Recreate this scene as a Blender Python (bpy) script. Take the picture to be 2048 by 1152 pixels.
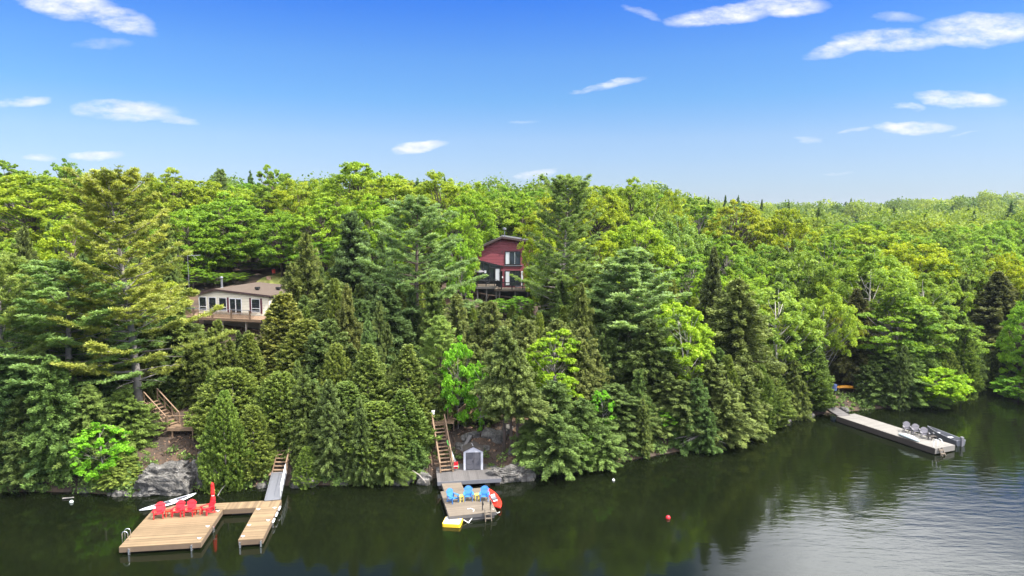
import bpy, math, random
import numpy as np
from mathutils import Vector, Matrix
R = math.radians
PI = math.pi
scene = bpy.context.scene
for o in list(bpy.data.objects): bpy.data.objects.remove(o)
C = scene.collection

# ------------------------------------------------------------------ camera
CAM_H = 21.0
PITCH = R(6.0)
cam_d = bpy.data.cameras.new('camera'); cam = bpy.data.objects.new('camera', cam_d); C.objects.link(cam)
cam.location = (0, 0, CAM_H); cam.rotation_euler = (R(90) - PITCH, 0, 0)
cam_d.lens = 24; cam_d.sensor_width = 36; cam_d.clip_start = .5; cam_d.clip_end = 9000
scene.camera = cam
FPX = 1365.33
def ray(x, y):
    u = (x-1024)/FPX; v = (576-y)/FPX
    return (u, math.cos(PITCH)+v*math.sin(PITCH), -math.sin(PITCH)+v*math.cos(PITCH))
def at_z(x, y, z=0):
    d = ray(x, y); t = (z-CAM_H)/d[2]; return Vector((d[0]*t, d[1]*t, z))
def at_d(x, y, dist):
    d = ray(x, y); t = dist/d[1]; return Vector((d[0]*t, dist, CAM_H+d[2]*t))
def to_px(x, y, z):
    dz = z-CAM_H
    f = y*math.cos(PITCH)-dz*math.sin(PITCH); up = y*math.sin(PITCH)+dz*math.cos(PITCH)
    return 1024+FPX*x/f, 576-FPX*up/f, FPX/f

# ------------------------------------------------------------------ sun, sky, exposure
SUN_EL, SUN_AZ = R(54), R(-20)            # azimuth measured from +X towards +Y
sdir = Vector((math.cos(SUN_EL)*math.cos(SUN_AZ), math.cos(SUN_EL)*math.sin(SUN_AZ), math.sin(SUN_EL)))
sl = bpy.data.lights.new('sun', 'SUN'); sl.energy = 5.0; sl.angle = R(.5); sl.color = (1, .95, .86)
so = bpy.data.objects.new('sun', sl); C.objects.link(so); so.rotation_euler = (-sdir).to_track_quat('-Z', 'Y').to_euler()
so.location = (60, 40, 120)
scene.view_settings.view_transform = 'Standard'; scene.view_settings.look = 'None'
scene.view_settings.exposure = .95; scene.view_settings.gamma = 1
scene.render.engine = 'CYCLES'
scene.cycles.max_bounces = 6; scene.cycles.diffuse_bounces = 3; scene.cycles.transmission_bounces = 3
scene.cycles.glossy_bounces = 3; scene.cycles.transparent_max_bounces = 4

class NT:
    def __init__(s, tree): s.t = tree; s.n = tree.nodes; s.l = tree.links
    def new(s, typ, **kw):
        n = s.n.new(typ)
        for k, v in kw.items(): setattr(n, k, v)
        return n
    def put(s, sock, v):
        if isinstance(v, bpy.types.NodeSocket): s.l.new(v, sock)
        else: sock.default_value = v
    def m(s, op, a, b=0., c=0., clamp=False):
        n = s.new('ShaderNodeMath', operation=op, use_clamp=clamp)
        for i, v in enumerate((a, b, c)): s.put(n.inputs[i], v)
        return n.outputs[0]
    def mix(s, f, a, b, typ='MIX'):
        n = s.new('ShaderNodeMixRGB', blend_type=typ)
        s.put(n.inputs[0], f); s.put(n.inputs[1], a); s.put(n.inputs[2], b)
        return n.outputs[0]
    def noise(s, vec, scale, detail=4, rough=.55):
        n = s.new('ShaderNodeTexNoise'); s.put(n.inputs['Scale'], scale); s.put(n.inputs['Detail'], detail)
        s.put(n.inputs['Roughness'], rough)
        if vec is not None: s.l.new(vec, n.inputs['Vector'])
        return n
    def ramp(s, f, stops):
        n = s.new('ShaderNodeValToRGB'); s.put(n.inputs[0], f)
        e = n.color_ramp.elements
        while len(e) < len(stops): e.new(.5)
        for i, (p, c) in enumerate(stops): e[i].position = p; e[i].color = (*c, 1) if len(c) == 3 else c
        return n.outputs[0]

world = bpy.data.worlds.new('World'); scene.world = world; world.use_nodes = True
w = NT(world.node_tree); w.n.clear()
sky = w.new('ShaderNodeTexSky', sky_type='NISHITA', sun_disc=False, sun_elevation=SUN_EL, sun_rotation=R(90)-SUN_AZ,
            altitude=300, air_density=1., dust_density=.6, ozone_density=1.6)
tc = w.new('ShaderNodeTexCoord'); sep = w.new('ShaderNodeSeparateXYZ'); w.l.new(tc.outputs['Generated'], sep.inputs[0])
X, Y, Z = sep.outputs
SKY_GRADE = [(0, (.66, .81, 1.27)), (.038, (.79, .91, 1.26)), (.066, (.85, .955, 1.26)), (.108, (.887, 1.02, 1.30)), (.163, (.63, 1.0, 1.38)), (.216, (.55, .97, 1.50)), (.29, (.287, .77, 1.71)), (.38, (.2, .52, 1.15)), (.6, (.18, .45, 1.0))]
grade = w.ramp(w.m('MAXIMUM', Z, 0), SKY_GRADE)
skyc = w.mix(1, sky.outputs[0], grade, 'MULTIPLY')
Ys = w.m('MAXIMUM', Y, .05)
PX = w.m('DIVIDE', X, Ys); PZ = w.m('DIVIDE', Z, Ys)
comb = w.new('ShaderNodeCombineXYZ'); w.put(comb.inputs[0], PX); w.put(comb.inputs[1], w.m('MULTIPLY', PZ, 2.6))
n1 = w.noise(comb.outputs[0], 13, 9, .66); n2 = w.noise(comb.outputs[0], 5, 3, .5); n3 = w.noise(comb.outputs[0], 45, 3, .5)
s1 = w.new('ShaderNodeSeparateXYZ'); w.l.new(n1.outputs['Color'], s1.inputs[0])
WX = w.m('ADD', PX, w.m('MULTIPLY', w.m('SUBTRACT', s1.outputs[0], .5), .055))
WZ = w.m('ADD', PZ, w.m('MULTIPLY', w.m('SUBTRACT', s1.outputs[1], .5), .022))
#        x    y    rx   ry  tilt density
CLOUDS = [(135, 8, 100, 30, -.15, 1), (235, 40, 78, 24, -.25, 1), (205, 88, 60, 11, 0, .30), (45, 202, 62, 11, .05, .85),
          (250, 222, 100, 20, -.05, 1), (350, 238, 50, 9, -.2, .55), (80, 316, 30, 8, 0, .6), (190, 310, 56, 10, 0, .95), (838, 292, 58, 11, .1, .9),
          (1072, 347, 42, 10, .15, .85), (1215, 170, 74, 8, .22, .75), (1285, 26, 45, 8, -.3, .35), (1450, 30, 110, 20, .12, .95),
          (1570, 14, 85, 20, 0, 1), (1690, 96, 80, 16, .22, .85), (1790, 78, 120, 22, 0, 1), (1965, 58, 130, 32, .05, 1), (1800, 34, 50, 10, 0, .28),
          (1925, 198, 92, 15, -.05, 1), (1818, 212, 33, 8, 0, .8), (1830, 255, 80, 14, 0, 1), (1708, 262, 34, 5, .15, .55),
          (1612, 281, 30, 6, 0, .55), (1045, 244, 34, 3, .1, .22), (1930, 269, 30, 3, .25, .2), (1678, 345, 30, 4, .1, .2)]
dens = None
for (cx, cy, rx, ry, tl, dn) in CLOUDS:
    d = ray(cx, cy); ux, uz = d[0]/d[1], d[2]/d[1]
    rx, ry = rx/FPX, ry/FPX; ct, st = math.cos(tl), math.sin(tl)
    dx = w.m('SUBTRACT', WX, ux); dz = w.m('SUBTRACT', WZ, uz)
    a = w.m('ADD', w.m('MULTIPLY', dx, ct/rx), w.m('MULTIPLY', dz, st/rx))
    b = w.m('ADD', w.m('MULTIPLY', dx, -st/ry), w.m('MULTIPLY', dz, ct/ry))
    q = w.m('ADD', w.m('MULTIPLY', a, a), w.m('MULTIPLY', b, b))
    k = w.m('MULTIPLY', w.m('SUBTRACT', 1.15, q), dn*1.25, clamp=True)
    dens = k if dens is None else w.m('MAXIMUM', dens, k)
fray = w.m('MULTIPLY', w.m('SUBTRACT', n1.outputs[0], .34), 3.6, clamp=True)
dens = w.m('MULTIPLY', dens, w.m('ADD', .12, w.m('MULTIPLY', fray, .88)))
front = w.m('MULTIPLY', w.m('SUBTRACT', Y, .05), 8, clamp=True)
dens = w.m('MULTIPLY', dens, front)
# broken white cloud deck high above the lake (right bank mirrored in the water)
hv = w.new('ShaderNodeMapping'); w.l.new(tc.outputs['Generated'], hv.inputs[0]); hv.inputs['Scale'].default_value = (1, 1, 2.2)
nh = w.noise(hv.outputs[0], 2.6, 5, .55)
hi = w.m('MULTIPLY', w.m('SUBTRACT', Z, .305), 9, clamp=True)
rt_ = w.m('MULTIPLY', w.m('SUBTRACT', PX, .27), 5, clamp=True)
bk_ = w.m('MULTIPLY', w.m('ADD', Y, .05), -6, clamp=True); ov_ = w.m('MULTIPLY', w.m('SUBTRACT', Z, .62), 8, clamp=True)  # rear and overhead cloud, out of view, added as fill light
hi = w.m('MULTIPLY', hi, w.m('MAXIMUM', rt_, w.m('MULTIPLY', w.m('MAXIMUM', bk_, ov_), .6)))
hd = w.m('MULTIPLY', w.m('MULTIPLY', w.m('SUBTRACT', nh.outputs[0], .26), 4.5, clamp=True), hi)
white = w.mix(w.m('MULTIPLY', w.m('SUBTRACT', n3.outputs[0], .3), 2.5, clamp=True), (7.0, 7.4, 8.1, 1), (9.2, 9.3, 9.4, 1))
c1 = w.mix(dens, skyc, white)
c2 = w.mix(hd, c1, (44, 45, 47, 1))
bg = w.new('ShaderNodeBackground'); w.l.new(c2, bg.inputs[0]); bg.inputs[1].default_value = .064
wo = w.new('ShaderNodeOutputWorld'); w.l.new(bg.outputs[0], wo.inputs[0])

# ------------------------------------------------------------------ materials
def material(name, color, rough=.7, var=.15, scale=6., bump=0., metal=0., tint=0., spec=.4, color2=None, obj=False):
    m = bpy.data.materials.new(name); m.use_nodes = True; t = NT(m.node_tree); p = t.n['Principled BSDF']
    tc = t.new('ShaderNodeTexCoord'); n = t.noise(tc.outputs['Object'], scale, 5, .6)
    c = (*color, 1)
    if color2: col = t.mix(t.m('MULTIPLY', t.m('SUBTRACT', n.outputs[0], .35), 3.2, clamp=True), c, (*color2, 1))
    else: col = t.mix(n.outputs[0], tuple(x*(1-var) for x in color)+(1,), tuple(min(1, x*(1+var)) for x in color)+(1,))
    if tint:
        at = t.new('ShaderNodeAttribute', attribute_name='tint')
        k = t.m('ADD', 1-tint/2, t.m('MULTIPLY', at.outputs['Fac'], tint))
        hs = t.new('ShaderNodeHueSaturation'); t.l.new(col, hs.inputs['Color']); t.l.new(k, hs.inputs['Value']); col = hs.outputs[0]
    t.l.new(col, p.inputs['Base Color'])
    p.inputs['Roughness'].default_value = rough; p.inputs['Metallic'].default_value = metal
    p.inputs['Specular IOR Level'].default_value = spec
    if bump:
        b = t.new('ShaderNodeBump'); b.inputs['Strength'].default_value = bump; b.inputs['Distance'].default_value = .05
        t.l.new(n.outputs[0], b.inputs['Height']); t.l.new(b.outputs[0], p.inputs['Normal'])
    return m
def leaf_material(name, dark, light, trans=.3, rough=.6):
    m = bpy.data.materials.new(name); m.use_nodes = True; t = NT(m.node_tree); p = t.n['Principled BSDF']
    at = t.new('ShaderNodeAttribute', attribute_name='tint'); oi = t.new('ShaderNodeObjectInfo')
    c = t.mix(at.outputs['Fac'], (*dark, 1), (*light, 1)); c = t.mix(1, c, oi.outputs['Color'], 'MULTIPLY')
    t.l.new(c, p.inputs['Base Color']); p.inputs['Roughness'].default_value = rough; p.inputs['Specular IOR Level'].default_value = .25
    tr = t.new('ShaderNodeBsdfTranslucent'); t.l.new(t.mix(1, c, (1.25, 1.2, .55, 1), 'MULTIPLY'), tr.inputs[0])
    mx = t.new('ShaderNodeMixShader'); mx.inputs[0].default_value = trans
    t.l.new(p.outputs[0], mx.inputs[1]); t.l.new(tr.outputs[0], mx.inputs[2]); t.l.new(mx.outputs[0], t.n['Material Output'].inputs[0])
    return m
M = dict(
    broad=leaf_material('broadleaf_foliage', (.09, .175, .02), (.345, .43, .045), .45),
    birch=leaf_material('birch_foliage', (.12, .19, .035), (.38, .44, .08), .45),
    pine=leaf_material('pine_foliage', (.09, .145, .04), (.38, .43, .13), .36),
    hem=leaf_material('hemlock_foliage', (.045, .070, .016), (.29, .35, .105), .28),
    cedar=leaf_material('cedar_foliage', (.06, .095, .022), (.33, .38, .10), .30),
    bark=material('bark', (.10, .075, .06), .9, .35, 9, .5), bark_grey=material('grey_bark', (.21, .185, .165), .9, .35, 8, .5),
    bark_white=material('birch_bark', (.40, .37, .33), .7, .2, 5, 0, color2=(.25, .23, .20)),
    wood_new=material('new_deck_boards', (.175, .120, .066), .75, .3, .9, tint=.55),
    wood_old=material('weathered_deck_boards', (.135, .108, .08), .8, .2, 2.5, tint=.3),
    wood_grey=material('grey_weathered_boards', (.10, .092, .088), .85, .25, 3, tint=.4),
    wood_brown=material('brown_stair_wood', (.20, .13, .08), .8, .2, 4, tint=.25),
    wood_dark=material('dark_wood', (.045, .036, .03), .85, .25, 4),
    fascia=material('fascia_wood', (.13, .09, .058), .8, .2, 3),
    metal_grey=material('galvanised_metal', (.17, .173, .19), .45, .1, 5, metal=.3),
    white=material('white_paint', (.78, .78, .78), .5, .04, 5), chrome=material('chrome_rail', (.75, .76, .78), .2, .02, 5, metal=.9),
    red=material('red_plastic', (.55, .02, .03), .45, .08, 4), red_kayak=material('red_kayak_hull', (.75, .035, .02), .3, .06, 4),
    red_fabric=material('red_parasol_cloth', (.78, .02, .02), .8, .1, 10),
    orange_red=material('red_table_paint', (.66, .06, .03), .5, .08, 4),
    blue=material('blue_plastic', (.035, .16, .42), .45, .08, 4), yellow=material('yellow_plastic', (.66, .52, .10), .5, .08, 4),
    grey=material('grey_plastic', (.15, .14, .155), .5, .1, 4), black=material('black_metal', (.02, .02, .022), .4, .1, 4),
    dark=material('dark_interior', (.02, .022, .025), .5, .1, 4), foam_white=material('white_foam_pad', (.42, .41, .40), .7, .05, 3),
    foam_yellow=material('yellow_foam_rim', (.80, .52, .03), .5, .06, 3),
    siding=None, redwall=None, glass=None,
    trim_dark=material('dark_brown_trim', (.06, .035, .035), .6, .15, 4), cream=material('cream_trim', (.62, .56, .46), .6, .06, 3),
    shingle=material('brown_shingles', (.095, .068, .050), .95, .3, 3, .3, color2=(.07, .05, .038)), roof_grey=material('grey_metal_roof', (.07, .07, .078), .45, .1, 3),
    maroon=material('maroon_shutter', (.11, .03, .045), .5, .1, 4), concrete=material('concrete', (.30, .27, .24), .9, .15, 3),
    rope=material('white_rope', (.68, .66, .62), .8, .05, 5), green=material('green_plastic', (.14, .62, .08), .4, .06, 5),
    shed_wall=material('grey_shed_siding', (.27, .27, .295), .6, .06, 3), shed_trim=material('pale_shed_trim', (.46, .46, .50), .6, .05, 3), shed_door=material('dark_grey_shed_door', (.085, .083, .095), .5, .1, 4),
    orange=material('orange_canoe_hull', (.80, .33, .03), .4, .1, 3), blue_tub=material('blue_drum', (.10, .14, .30), .4, .1, 3),
    rock=None, dead=material('dead_wood', (.34, .30, .26), .9, .2, 6), brick=material('pale_brick', (.45, .27, .20), .85, .25, 9),
)
def lap_mat(name, color, step, amt, var=.06):
    m = material(name, color, .65, var, 3); t = NT(m.node_tree); p = t.n['Principled BSDF']
    tcn = t.new('ShaderNodeTexCoord'); sp = t.new('ShaderNodeSeparateXYZ'); t.l.new(tcn.outputs['Object'], sp.inputs[0])
    fr = t.m('FRACT', t.m('DIVIDE', sp.outputs[2], step))
    b = t.new('ShaderNodeBump'); b.inputs['Strength'].default_value = .9; b.inputs['Distance'].default_value = step*.35
    t.l.new(t.m('SUBTRACT', 1., fr), b.inputs['Height']); t.l.new(b.outputs[0], p.inputs['Normal'])
    src = p.inputs['Base Color'].links[0].from_socket
    line = t.m('LESS_THAN', fr, .14)
    t.l.new(t.mix(line, src, tuple(x*amt for x in color)+(1,)), p.inputs['Base Color'])
    return m
M['siding'] = lap_mat('cream_lap_siding', (.70, .635, .50), .2, .68)
M['redwall'] = lap_mat('red_shingle_siding', (.150, .020, .031), .22, .55, .14)
g = bpy.data.materials.new('window_glass'); g.use_nodes = True; gp = g.node_tree.nodes['Principled BSDF']
gp.inputs['Base Color'].default_value = (.02, .026, .032, 1); gp.inputs['Roughness'].default_value = .04; gp.inputs['Specular IOR Level'].default_value = .9
M['glass'] = g
m = bpy.data.materials.new('granite'); m.use_nodes = True; t = NT(m.node_tree); p = t.n['Principled BSDF']
tcn = t.new('ShaderNodeTexCoord'); na = t.noise(tcn.outputs['Object'], 1.6, 8, .65); nb = t.noise(tcn.outputs['Object'], 7, 6, .7)
c = t.ramp(na.outputs[0], [(.30, (.025, .022, .02)), (.42, (.09, .085, .08)), (.55, (.19, .175, .155)), (.66, (.30, .285, .265)), (.75, (.09, .07, .055))])
c = t.mix(t.m('MULTIPLY', t.m('SUBTRACT', nb.outputs[0], .52), 4, clamp=True), c, (.10, .10, .08, 1)); t.l.new(c, p.inputs['Base Color'])
vo = t.new('ShaderNodeTexVoronoi', feature='DISTANCE_TO_EDGE'); t.l.new(tcn.outputs['Object'], vo.inputs['Vector']); vo.inputs['Scale'].default_value = 1.5
ck_ = t.m('MULTIPLY', t.m('SUBTRACT', .045, vo.outputs['Distance']), 20, clamp=True)
c = t.mix(t.m('MULTIPLY', ck_, .75), c, (.03, .025, .02, 1)); t.l.new(c, p.inputs['Base Color'])
p.inputs['Roughness'].default_value = .9
b = t.new('ShaderNodeBump'); b.inputs['Strength'].default_value = 1.; b.inputs['Distance'].default_value = .3
t.l.new(nb.outputs[0], b.inputs['Height']); t.l.new(b.outputs[0], p.inputs['Normal']); M['rock'] = m

# ------------------------------------------------------------------ mesh helpers
def link(o, parent=None):
    C.objects.link(o)
    if parent is not None: o.parent = parent
    return o
def tag(o, label=None, cat=None, group=None, kind=None):
    if label: o['label'] = label
    if cat: o['category'] = cat
    if group: o['group'] = group
    if kind: o['kind'] = kind
    return o
def empty(name, loc=(0, 0, 0), rz=0, label=None, cat=None, group=None):
    o = bpy.data.objects.new(name, None); o.location = loc; o.rotation_euler = (0, 0, rz); o.empty_display_size = .3
    C.objects.link(o); return tag(o, label, cat, group)
class MB:
    def __init__(s): s.v = []; s.f = []; s.t = []
    def add(s, vs, fs, tint=.5):
        k = len(s.v); s.v += [tuple(v) for v in vs]; s.f += [tuple(i+k for i in f) for f in fs]; s.t += [tint]*len(fs); return s
    def box(s, x0, x1, y0, y1, z0, z1, tint=.5):
        return s.add([(x0, y0, z0), (x1, y0, z0), (x1, y1, z0), (x0, y1, z0), (x0, y0, z1), (x1, y0, z1), (x1, y1, z1), (x0, y1, z1)],
                     [(0, 3, 2, 1), (4, 5, 6, 7), (0, 1, 5, 4), (1, 2, 6, 5), (2, 3, 7, 6), (3, 0, 4, 7)], tint)
    def beam(s, p, q, w_, h_, tint=.5):
        p, q = Vector(p), Vector(q); d = (q-p).normalized(); up = Vector((0, 0, 1))
        if abs(d.z) > .95: up = Vector((0, 1, 0))
        a = d.cross(up).normalized()*w_/2; b = a.cross(d).normalized()*h_/2
        return s.add([p-a-b, p+a-b, p+a+b, p-a+b, q-a-b, q+a-b, q+a+b, q-a+b],
                     [(0, 1, 2, 3), (7, 6, 5, 4), (0, 4, 5, 1), (1, 5, 6, 2), (2, 6, 7, 3), (3, 7, 4, 0)], tint)
    def tube(s, pts, r, n=8, tint=.5):
        pts = [Vector(p) for p in pts]; k = len(pts)
        rs = r if isinstance(r, (list, tuple)) else [r]*k
        vs = []; a = None
        for i, p in enumerate(pts):
            d = (pts[min(i+1, k-1)]-pts[max(i-1, 0)]).normalized()
            if a is None: a = d.cross(Vector((0, 0, 1)) if abs(d.z) < .9 else Vector((1, 0, 0))).normalized()
            a = (a-d*a.dot(d)).normalized(); b = d.cross(a)
            for j in range(n):
                t = 2*PI*j/n; vs.append(p+(a*math.cos(t)+b*math.sin(t))*rs[i])
        fs = [(i*n+j, i*n+(j+1) % n, (i+1)*n+(j+1) % n, (i+1)*n+j) for i in range(k-1) for j in range(n)]
        fs += [tuple(range(n-1, -1, -1)), tuple((k-1)*n+j for j in range(n))]
        return s.add(vs, fs, tint)
    def prism(s, poly, y0, y1, tint=.5):            # polygon in x,z extruded along y
        n = len(poly); vs = [(x, y0, z) for x, z in poly]+[(x, y1, z) for x, z in poly]
        return s.add(vs, [tuple(range(n)), tuple(range(2*n-1, n-1, -1))]+[(i, i+n, (i+1) % n+n, (i+1) % n) for i in range(n)], tint)
    def prism_z(s, poly, z0, z1, tint=.5):
        n = len(poly); vs = [(x, y, z0) for x, y in poly]+[(x, y, z1) for x, y in poly]
        return s.add(vs, [tuple(range(n-1, -1, -1)), tuple(range(n, 2*n))]+[(i, (i+1) % n, (i+1) % n+n, i+n) for i in range(n)], tint)
    def lathe(s, prof, n=12, c=(0, 0), tint=.5, rfun=None):
        vs = []
        for (r, z) in prof:
            for j in range(n):
                rr = r*(rfun(j, z) if rfun else 1); vs.append((c[0]+rr*math.cos(2*PI*j/n), c[1]+rr*math.sin(2*PI*j/n), z))
        fs = [(i*n+j, i*n+(j+1) % n, (i+1)*n+(j+1) % n, (i+1)*n+j) for i in range(len(prof)-1) for j in range(n)]
        fs += [tuple(range(n-1, -1, -1)), tuple((len(prof)-1)*n+j for j in range(n))]
        return s.add(vs, fs, tint)
    def build(s, name, mat, parent=None, smooth=False, loc=None):
        me = bpy.data.meshes.new(name); me.from_pydata(s.v, [], s.f); me.materials.append(mat)
        a = me.attributes.new('tint', 'FLOAT', 'FACE'); a.data.foreach_set('value', np.array(s.t, dtype=np.float32))
        if smooth: me.polygons.foreach_set('use_smooth', [True]*len(s.f))
        o = bpy.data.objects.new(name, me)
        if loc is not None: o.location = loc
        return link(o, parent)
def copy_tree(o, parent=None):
    c = o.copy(); C.objects.link(c); c.parent = parent
    for ch in list(o.children): copy_tree(ch, c)
    return c
def quad_mesh(name, q, tint, mat):
    n = len(q); me = bpy.data.meshes.new(name)
    me.vertices.add(4*n); me.vertices.foreach_set('co', q.reshape(-1).astype(np.float32))
    me.loops.add(4*n); me.loops.foreach_set('vertex_index', np.arange(4*n, dtype=np.int32))
    me.polygons.add(n); me.polygons.foreach_set('loop_start', np.arange(0, 4*n, 4, dtype=np.int32))
    me.polygons.foreach_set('loop_total', np.full(n, 4, dtype=np.int32))
    me.update(calc_edges=True)
    a = me.attributes.new('tint', 'FLOAT', 'FACE'); a.data.foreach_set('value', tint.astype(np.float32))
    me.materials.append(mat); return me

# ------------------------------------------------------------------ terrain
def hash2(ix, iy, seed=0):
    h = (ix.astype(np.int64)*374761393+iy.astype(np.int64)*668265263+seed*144665) & 0x7fffffff
    h = ((h ^ (h >> 13))*1274126177) & 0x7fffffff
    return ((h ^ (h >> 16)) & 0xffff)/65535.
def vnoise(x, y, seed=0):
    ix = np.floor(x); iy = np.floor(y); fx = x-ix; fy = y-iy; fx = fx*fx*(3-2*fx); fy = fy*fy*(3-2*fy)
    a = hash2(ix, iy, seed); b = hash2(ix+1, iy, seed); c = hash2(ix, iy+1, seed); d = hash2(ix+1, iy+1, seed)
    return (a*(1-fx)+b*fx)*(1-fy)+(c*(1-fx)+d*fx)*fy-.5
SHORE = np.array([(-900, 20), (-300, 40), (-100, 48), (-48.4, 49), (-39.1, 50.5), (-33.1, 50.3), (-28.5, 49.6), (-26, 50.0), (-24.7, 50.8), (-21.5, 51.3), (-17.1, 51.6), (-13.2, 51.8), (-7.8, 52.2),
                  (-6.2, 53.2), (-3.5, 54.2), (-1.2, 53.6), (-.3, 52.6), (1.2, 53.4), (6, 55.2), (10.2, 57.2), (17.4, 60.5), (22.1, 64.3), (27.6, 68.2), (33.5, 71.4), (40.1, 73.2),
                  (46, 73.6), (52.3, 77.5), (57.0, 84), (60.5, 84), (59.2, 77), (58.4, 69), (62, 60), (90, 45), (300, 10), (900, -60)], float)
def shore_s(x, y):
    x = np.asarray(x, float); y = np.asarray(y, float)
    best = np.full(x.shape, 1e18); sgn = np.zeros(x.shape)
    for i in range(len(SHORE)-1):
        a, b = SHORE[i], SHORE[i+1]; ab = b-a; L2 = ab@ab
        t = np.clip(((x-a[0])*ab[0]+(y-a[1])*ab[1])/L2, 0, 1)
        dx = x-(a[0]+t*ab[0]); dy = y-(a[1]+t*ab[1]); d2 = dx*dx+dy*dy
        cr = ab[0]*dy-ab[1]*dx
        up = d2 < best-1e-9; best = np.where(up, d2, best); sgn = np.where(up, np.sign(cr), sgn)
    # inside test by crossing count below the point (robust at vertices)
    cnt = np.zeros(x.shape, int)
    for i in range(len(SHORE)-1):
        a, b = SHORE[i], SHORE[i+1]
        if a[0] == b[0]: continue
        inr = (x >= min(a[0], b[0])) & (x < max(a[0], b[0]))
        yy = a[1]+(x-a[0])*(b[1]-a[1])/(b[0]-a[0])
        cnt += (inr & (yy < y)).astype(int)
    return np.sqrt(best)*np.where(cnt % 2 == 1, 1, -1)
LP = ([-400, -12, -3, 0, .5, 1.2, 3, 8, 15, 30, 42, 50, 60, 100, 200, 400, 1000, 4000], [-4, -3, -1.2, -.05, .5, 1.1, 1.9, 3.2, 4.4, 6.0, 9.0, 11.1, 11.6, 13.5, 17.5, 20, 20, 20])
RP = ([-400, -12, -3, 0, .5, 1.2, 3, 8, 20, 50, 100, 200, 330, 500, 1000, 4000], [-4, -3, -1.2, -.05, .3, .6, 1.0, 1.9, 3.4, 4.6, 5.2, 6.2, 9.5, 14, 15, 15])
def ground_h(x, y):
    x = np.asarray(x, float); y = np.asarray(y, float); s = shore_s(x, y)
    r = x/np.maximum(y, 1.); k = np.clip((r-.16)/(.42-.16), 0, 1); k = k*k*(3-2*k)
    k2 = np.clip((x-.12*y-8)/40, 0, 1); k = np.maximum(k, 0)*1.0
    h = np.interp(s, *LP)*(1-k)+np.interp(s, *RP)*k
    amp = np.clip(s/6, 0, 1)
    h = h+amp*(vnoise(x/3.1, y/3.1, 1)*.55+vnoise(x/.9, y/.9, 2)*.22+vnoise(x/14, y/14, 3)*1.0*np.clip(s/40, 0, 1)+vnoise(x/110, y/110, 5)*9*np.clip((s-110)/250, 0, 1)+np.exp(-((x/np.maximum(y, 1)-.74)/.13)**2)*np.clip((s-200)/400, 0, 1)*9)
    return h
def gz(x, y): return float(ground_h(np.array([x]), np.array([y]))[0])
m = bpy.data.materials.new('forest_floor'); m.use_nodes = True; t = NT(m.node_tree); p = t.n['Principled BSDF']
tcn = t.new('ShaderNodeTexCoord'); na = t.noise(tcn.outputs['Object'], .5, 8, .65); nb = t.noise(tcn.outputs['Object'], 5, 6, .7)
c = t.ramp(na.outputs[0], [(.3, (.028, .02, .015)), (.5, (.055, .036, .024)), (.64, (.11, .064, .038)), (.75, (.045, .042, .02))])
c = t.mix(t.m('MULTIPLY', t.m('SUBTRACT', nb.outputs[0], .5), 3, clamp=True), c, (.06, .05, .04, 1)); t.l.new(c, p.inputs['Base Color']); p.inputs['Roughness'].default_value = .95
b = t.new('ShaderNodeBump'); b.inputs['Strength'].default_value = .9; b.inputs['Distance'].default_value = .1
t.l.new(nb.outputs[0], b.inputs['Height']); t.l.new(b.outputs[0], p.inputs['Normal']); M['ground'] = m
def build_ground():
    ys = np.concatenate([np.arange(30, 66, .45), 66*np.exp(np.arange(0, 1, 1/150.)*math.log(3600/66.)), [3600]])
    ts = np.linspace(-1.5, 1.5, 420)
    Yg, T = np.meshgrid(ys, ts, indexing='ij'); Xg = T*Yg; Zg = ground_h(Xg, Yg)
    n, k = Yg.shape; v = np.stack([Xg, Yg, Zg], -1).reshape(-1, 3)
    i = np.arange(n-1)[:, None]*k+np.arange(k-1)[None, :]; f = np.stack([i, i+1, i+k+1, i+k], -1).reshape(-1, 4)
    me = bpy.data.meshes.new('ground'); me.vertices.add(len(v)); me.vertices.foreach_set('co', v.reshape(-1).astype(np.float32))
    me.loops.add(f.size); me.loops.foreach_set('vertex_index', f.reshape(-1).astype(np.int32))
    me.polygons.add(len(f)); me.polygons.foreach_set('loop_start', np.arange(0, f.size, 4, dtype=np.int32)); me.polygons.foreach_set('loop_total', np.full(len(f), 4, dtype=np.int32))
    me.update(calc_edges=True); me.polygons.foreach_set('use_smooth', [True]*len(f)); me.materials.append(M['ground'])
    tag(link(bpy.data.objects.new('ground', me)), 'brown forest floor rising steeply from the lake', kind='structure')
build_ground()
# lake
m = bpy.data.materials.new('lake_water'); m.use_nodes = True; t = NT(m.node_tree); p = t.n['Principled BSDF']
p.inputs['Roughness'].default_value = .07; p.inputs['IOR'].default_value = 1.36
tcn = t.new('ShaderNodeTexCoord'); O = tcn.outputs['Object']
nb = t.noise(O, .12, 3, .5)
c = t.mix(nb.outputs[0], (.0022, .0035, .0014, 1), (.0065, .0090, .0030, 1)); t.l.new(c, p.inputs['Base Color'])
mp = t.new('ShaderNodeMapping'); t.l.new(O, mp.inputs[0]); mp.inputs['Rotation'].default_value = (0, 0, R(25)); mp.inputs['Scale'].default_value = (.55, 1.7, 1)
r1 = t.noise(mp.outputs[0], 1.3, 3, .5); r2 = t.noise(mp.outputs[0], .35, 2, .5); r3 = t.noise(O, 6, 2, .5)
gust = t.noise(O, .055, 2, .5)
sw = t.new('ShaderNodeSeparateXYZ'); t.l.new(O, sw.inputs[0])
zone = t.m('MULTIPLY', t.m('ADD', t.m('SUBTRACT', sw.outputs[0], t.m('MULTIPLY', sw.outputs[1], .42)), t.m('MULTIPLY', gust.outputs[0], 16)), .08, clamp=True)
gm = t.m('MULTIPLY', zone, t.m('ADD', .45, t.m('MULTIPLY', gust.outputs[0], .9)), clamp=True)
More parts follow.
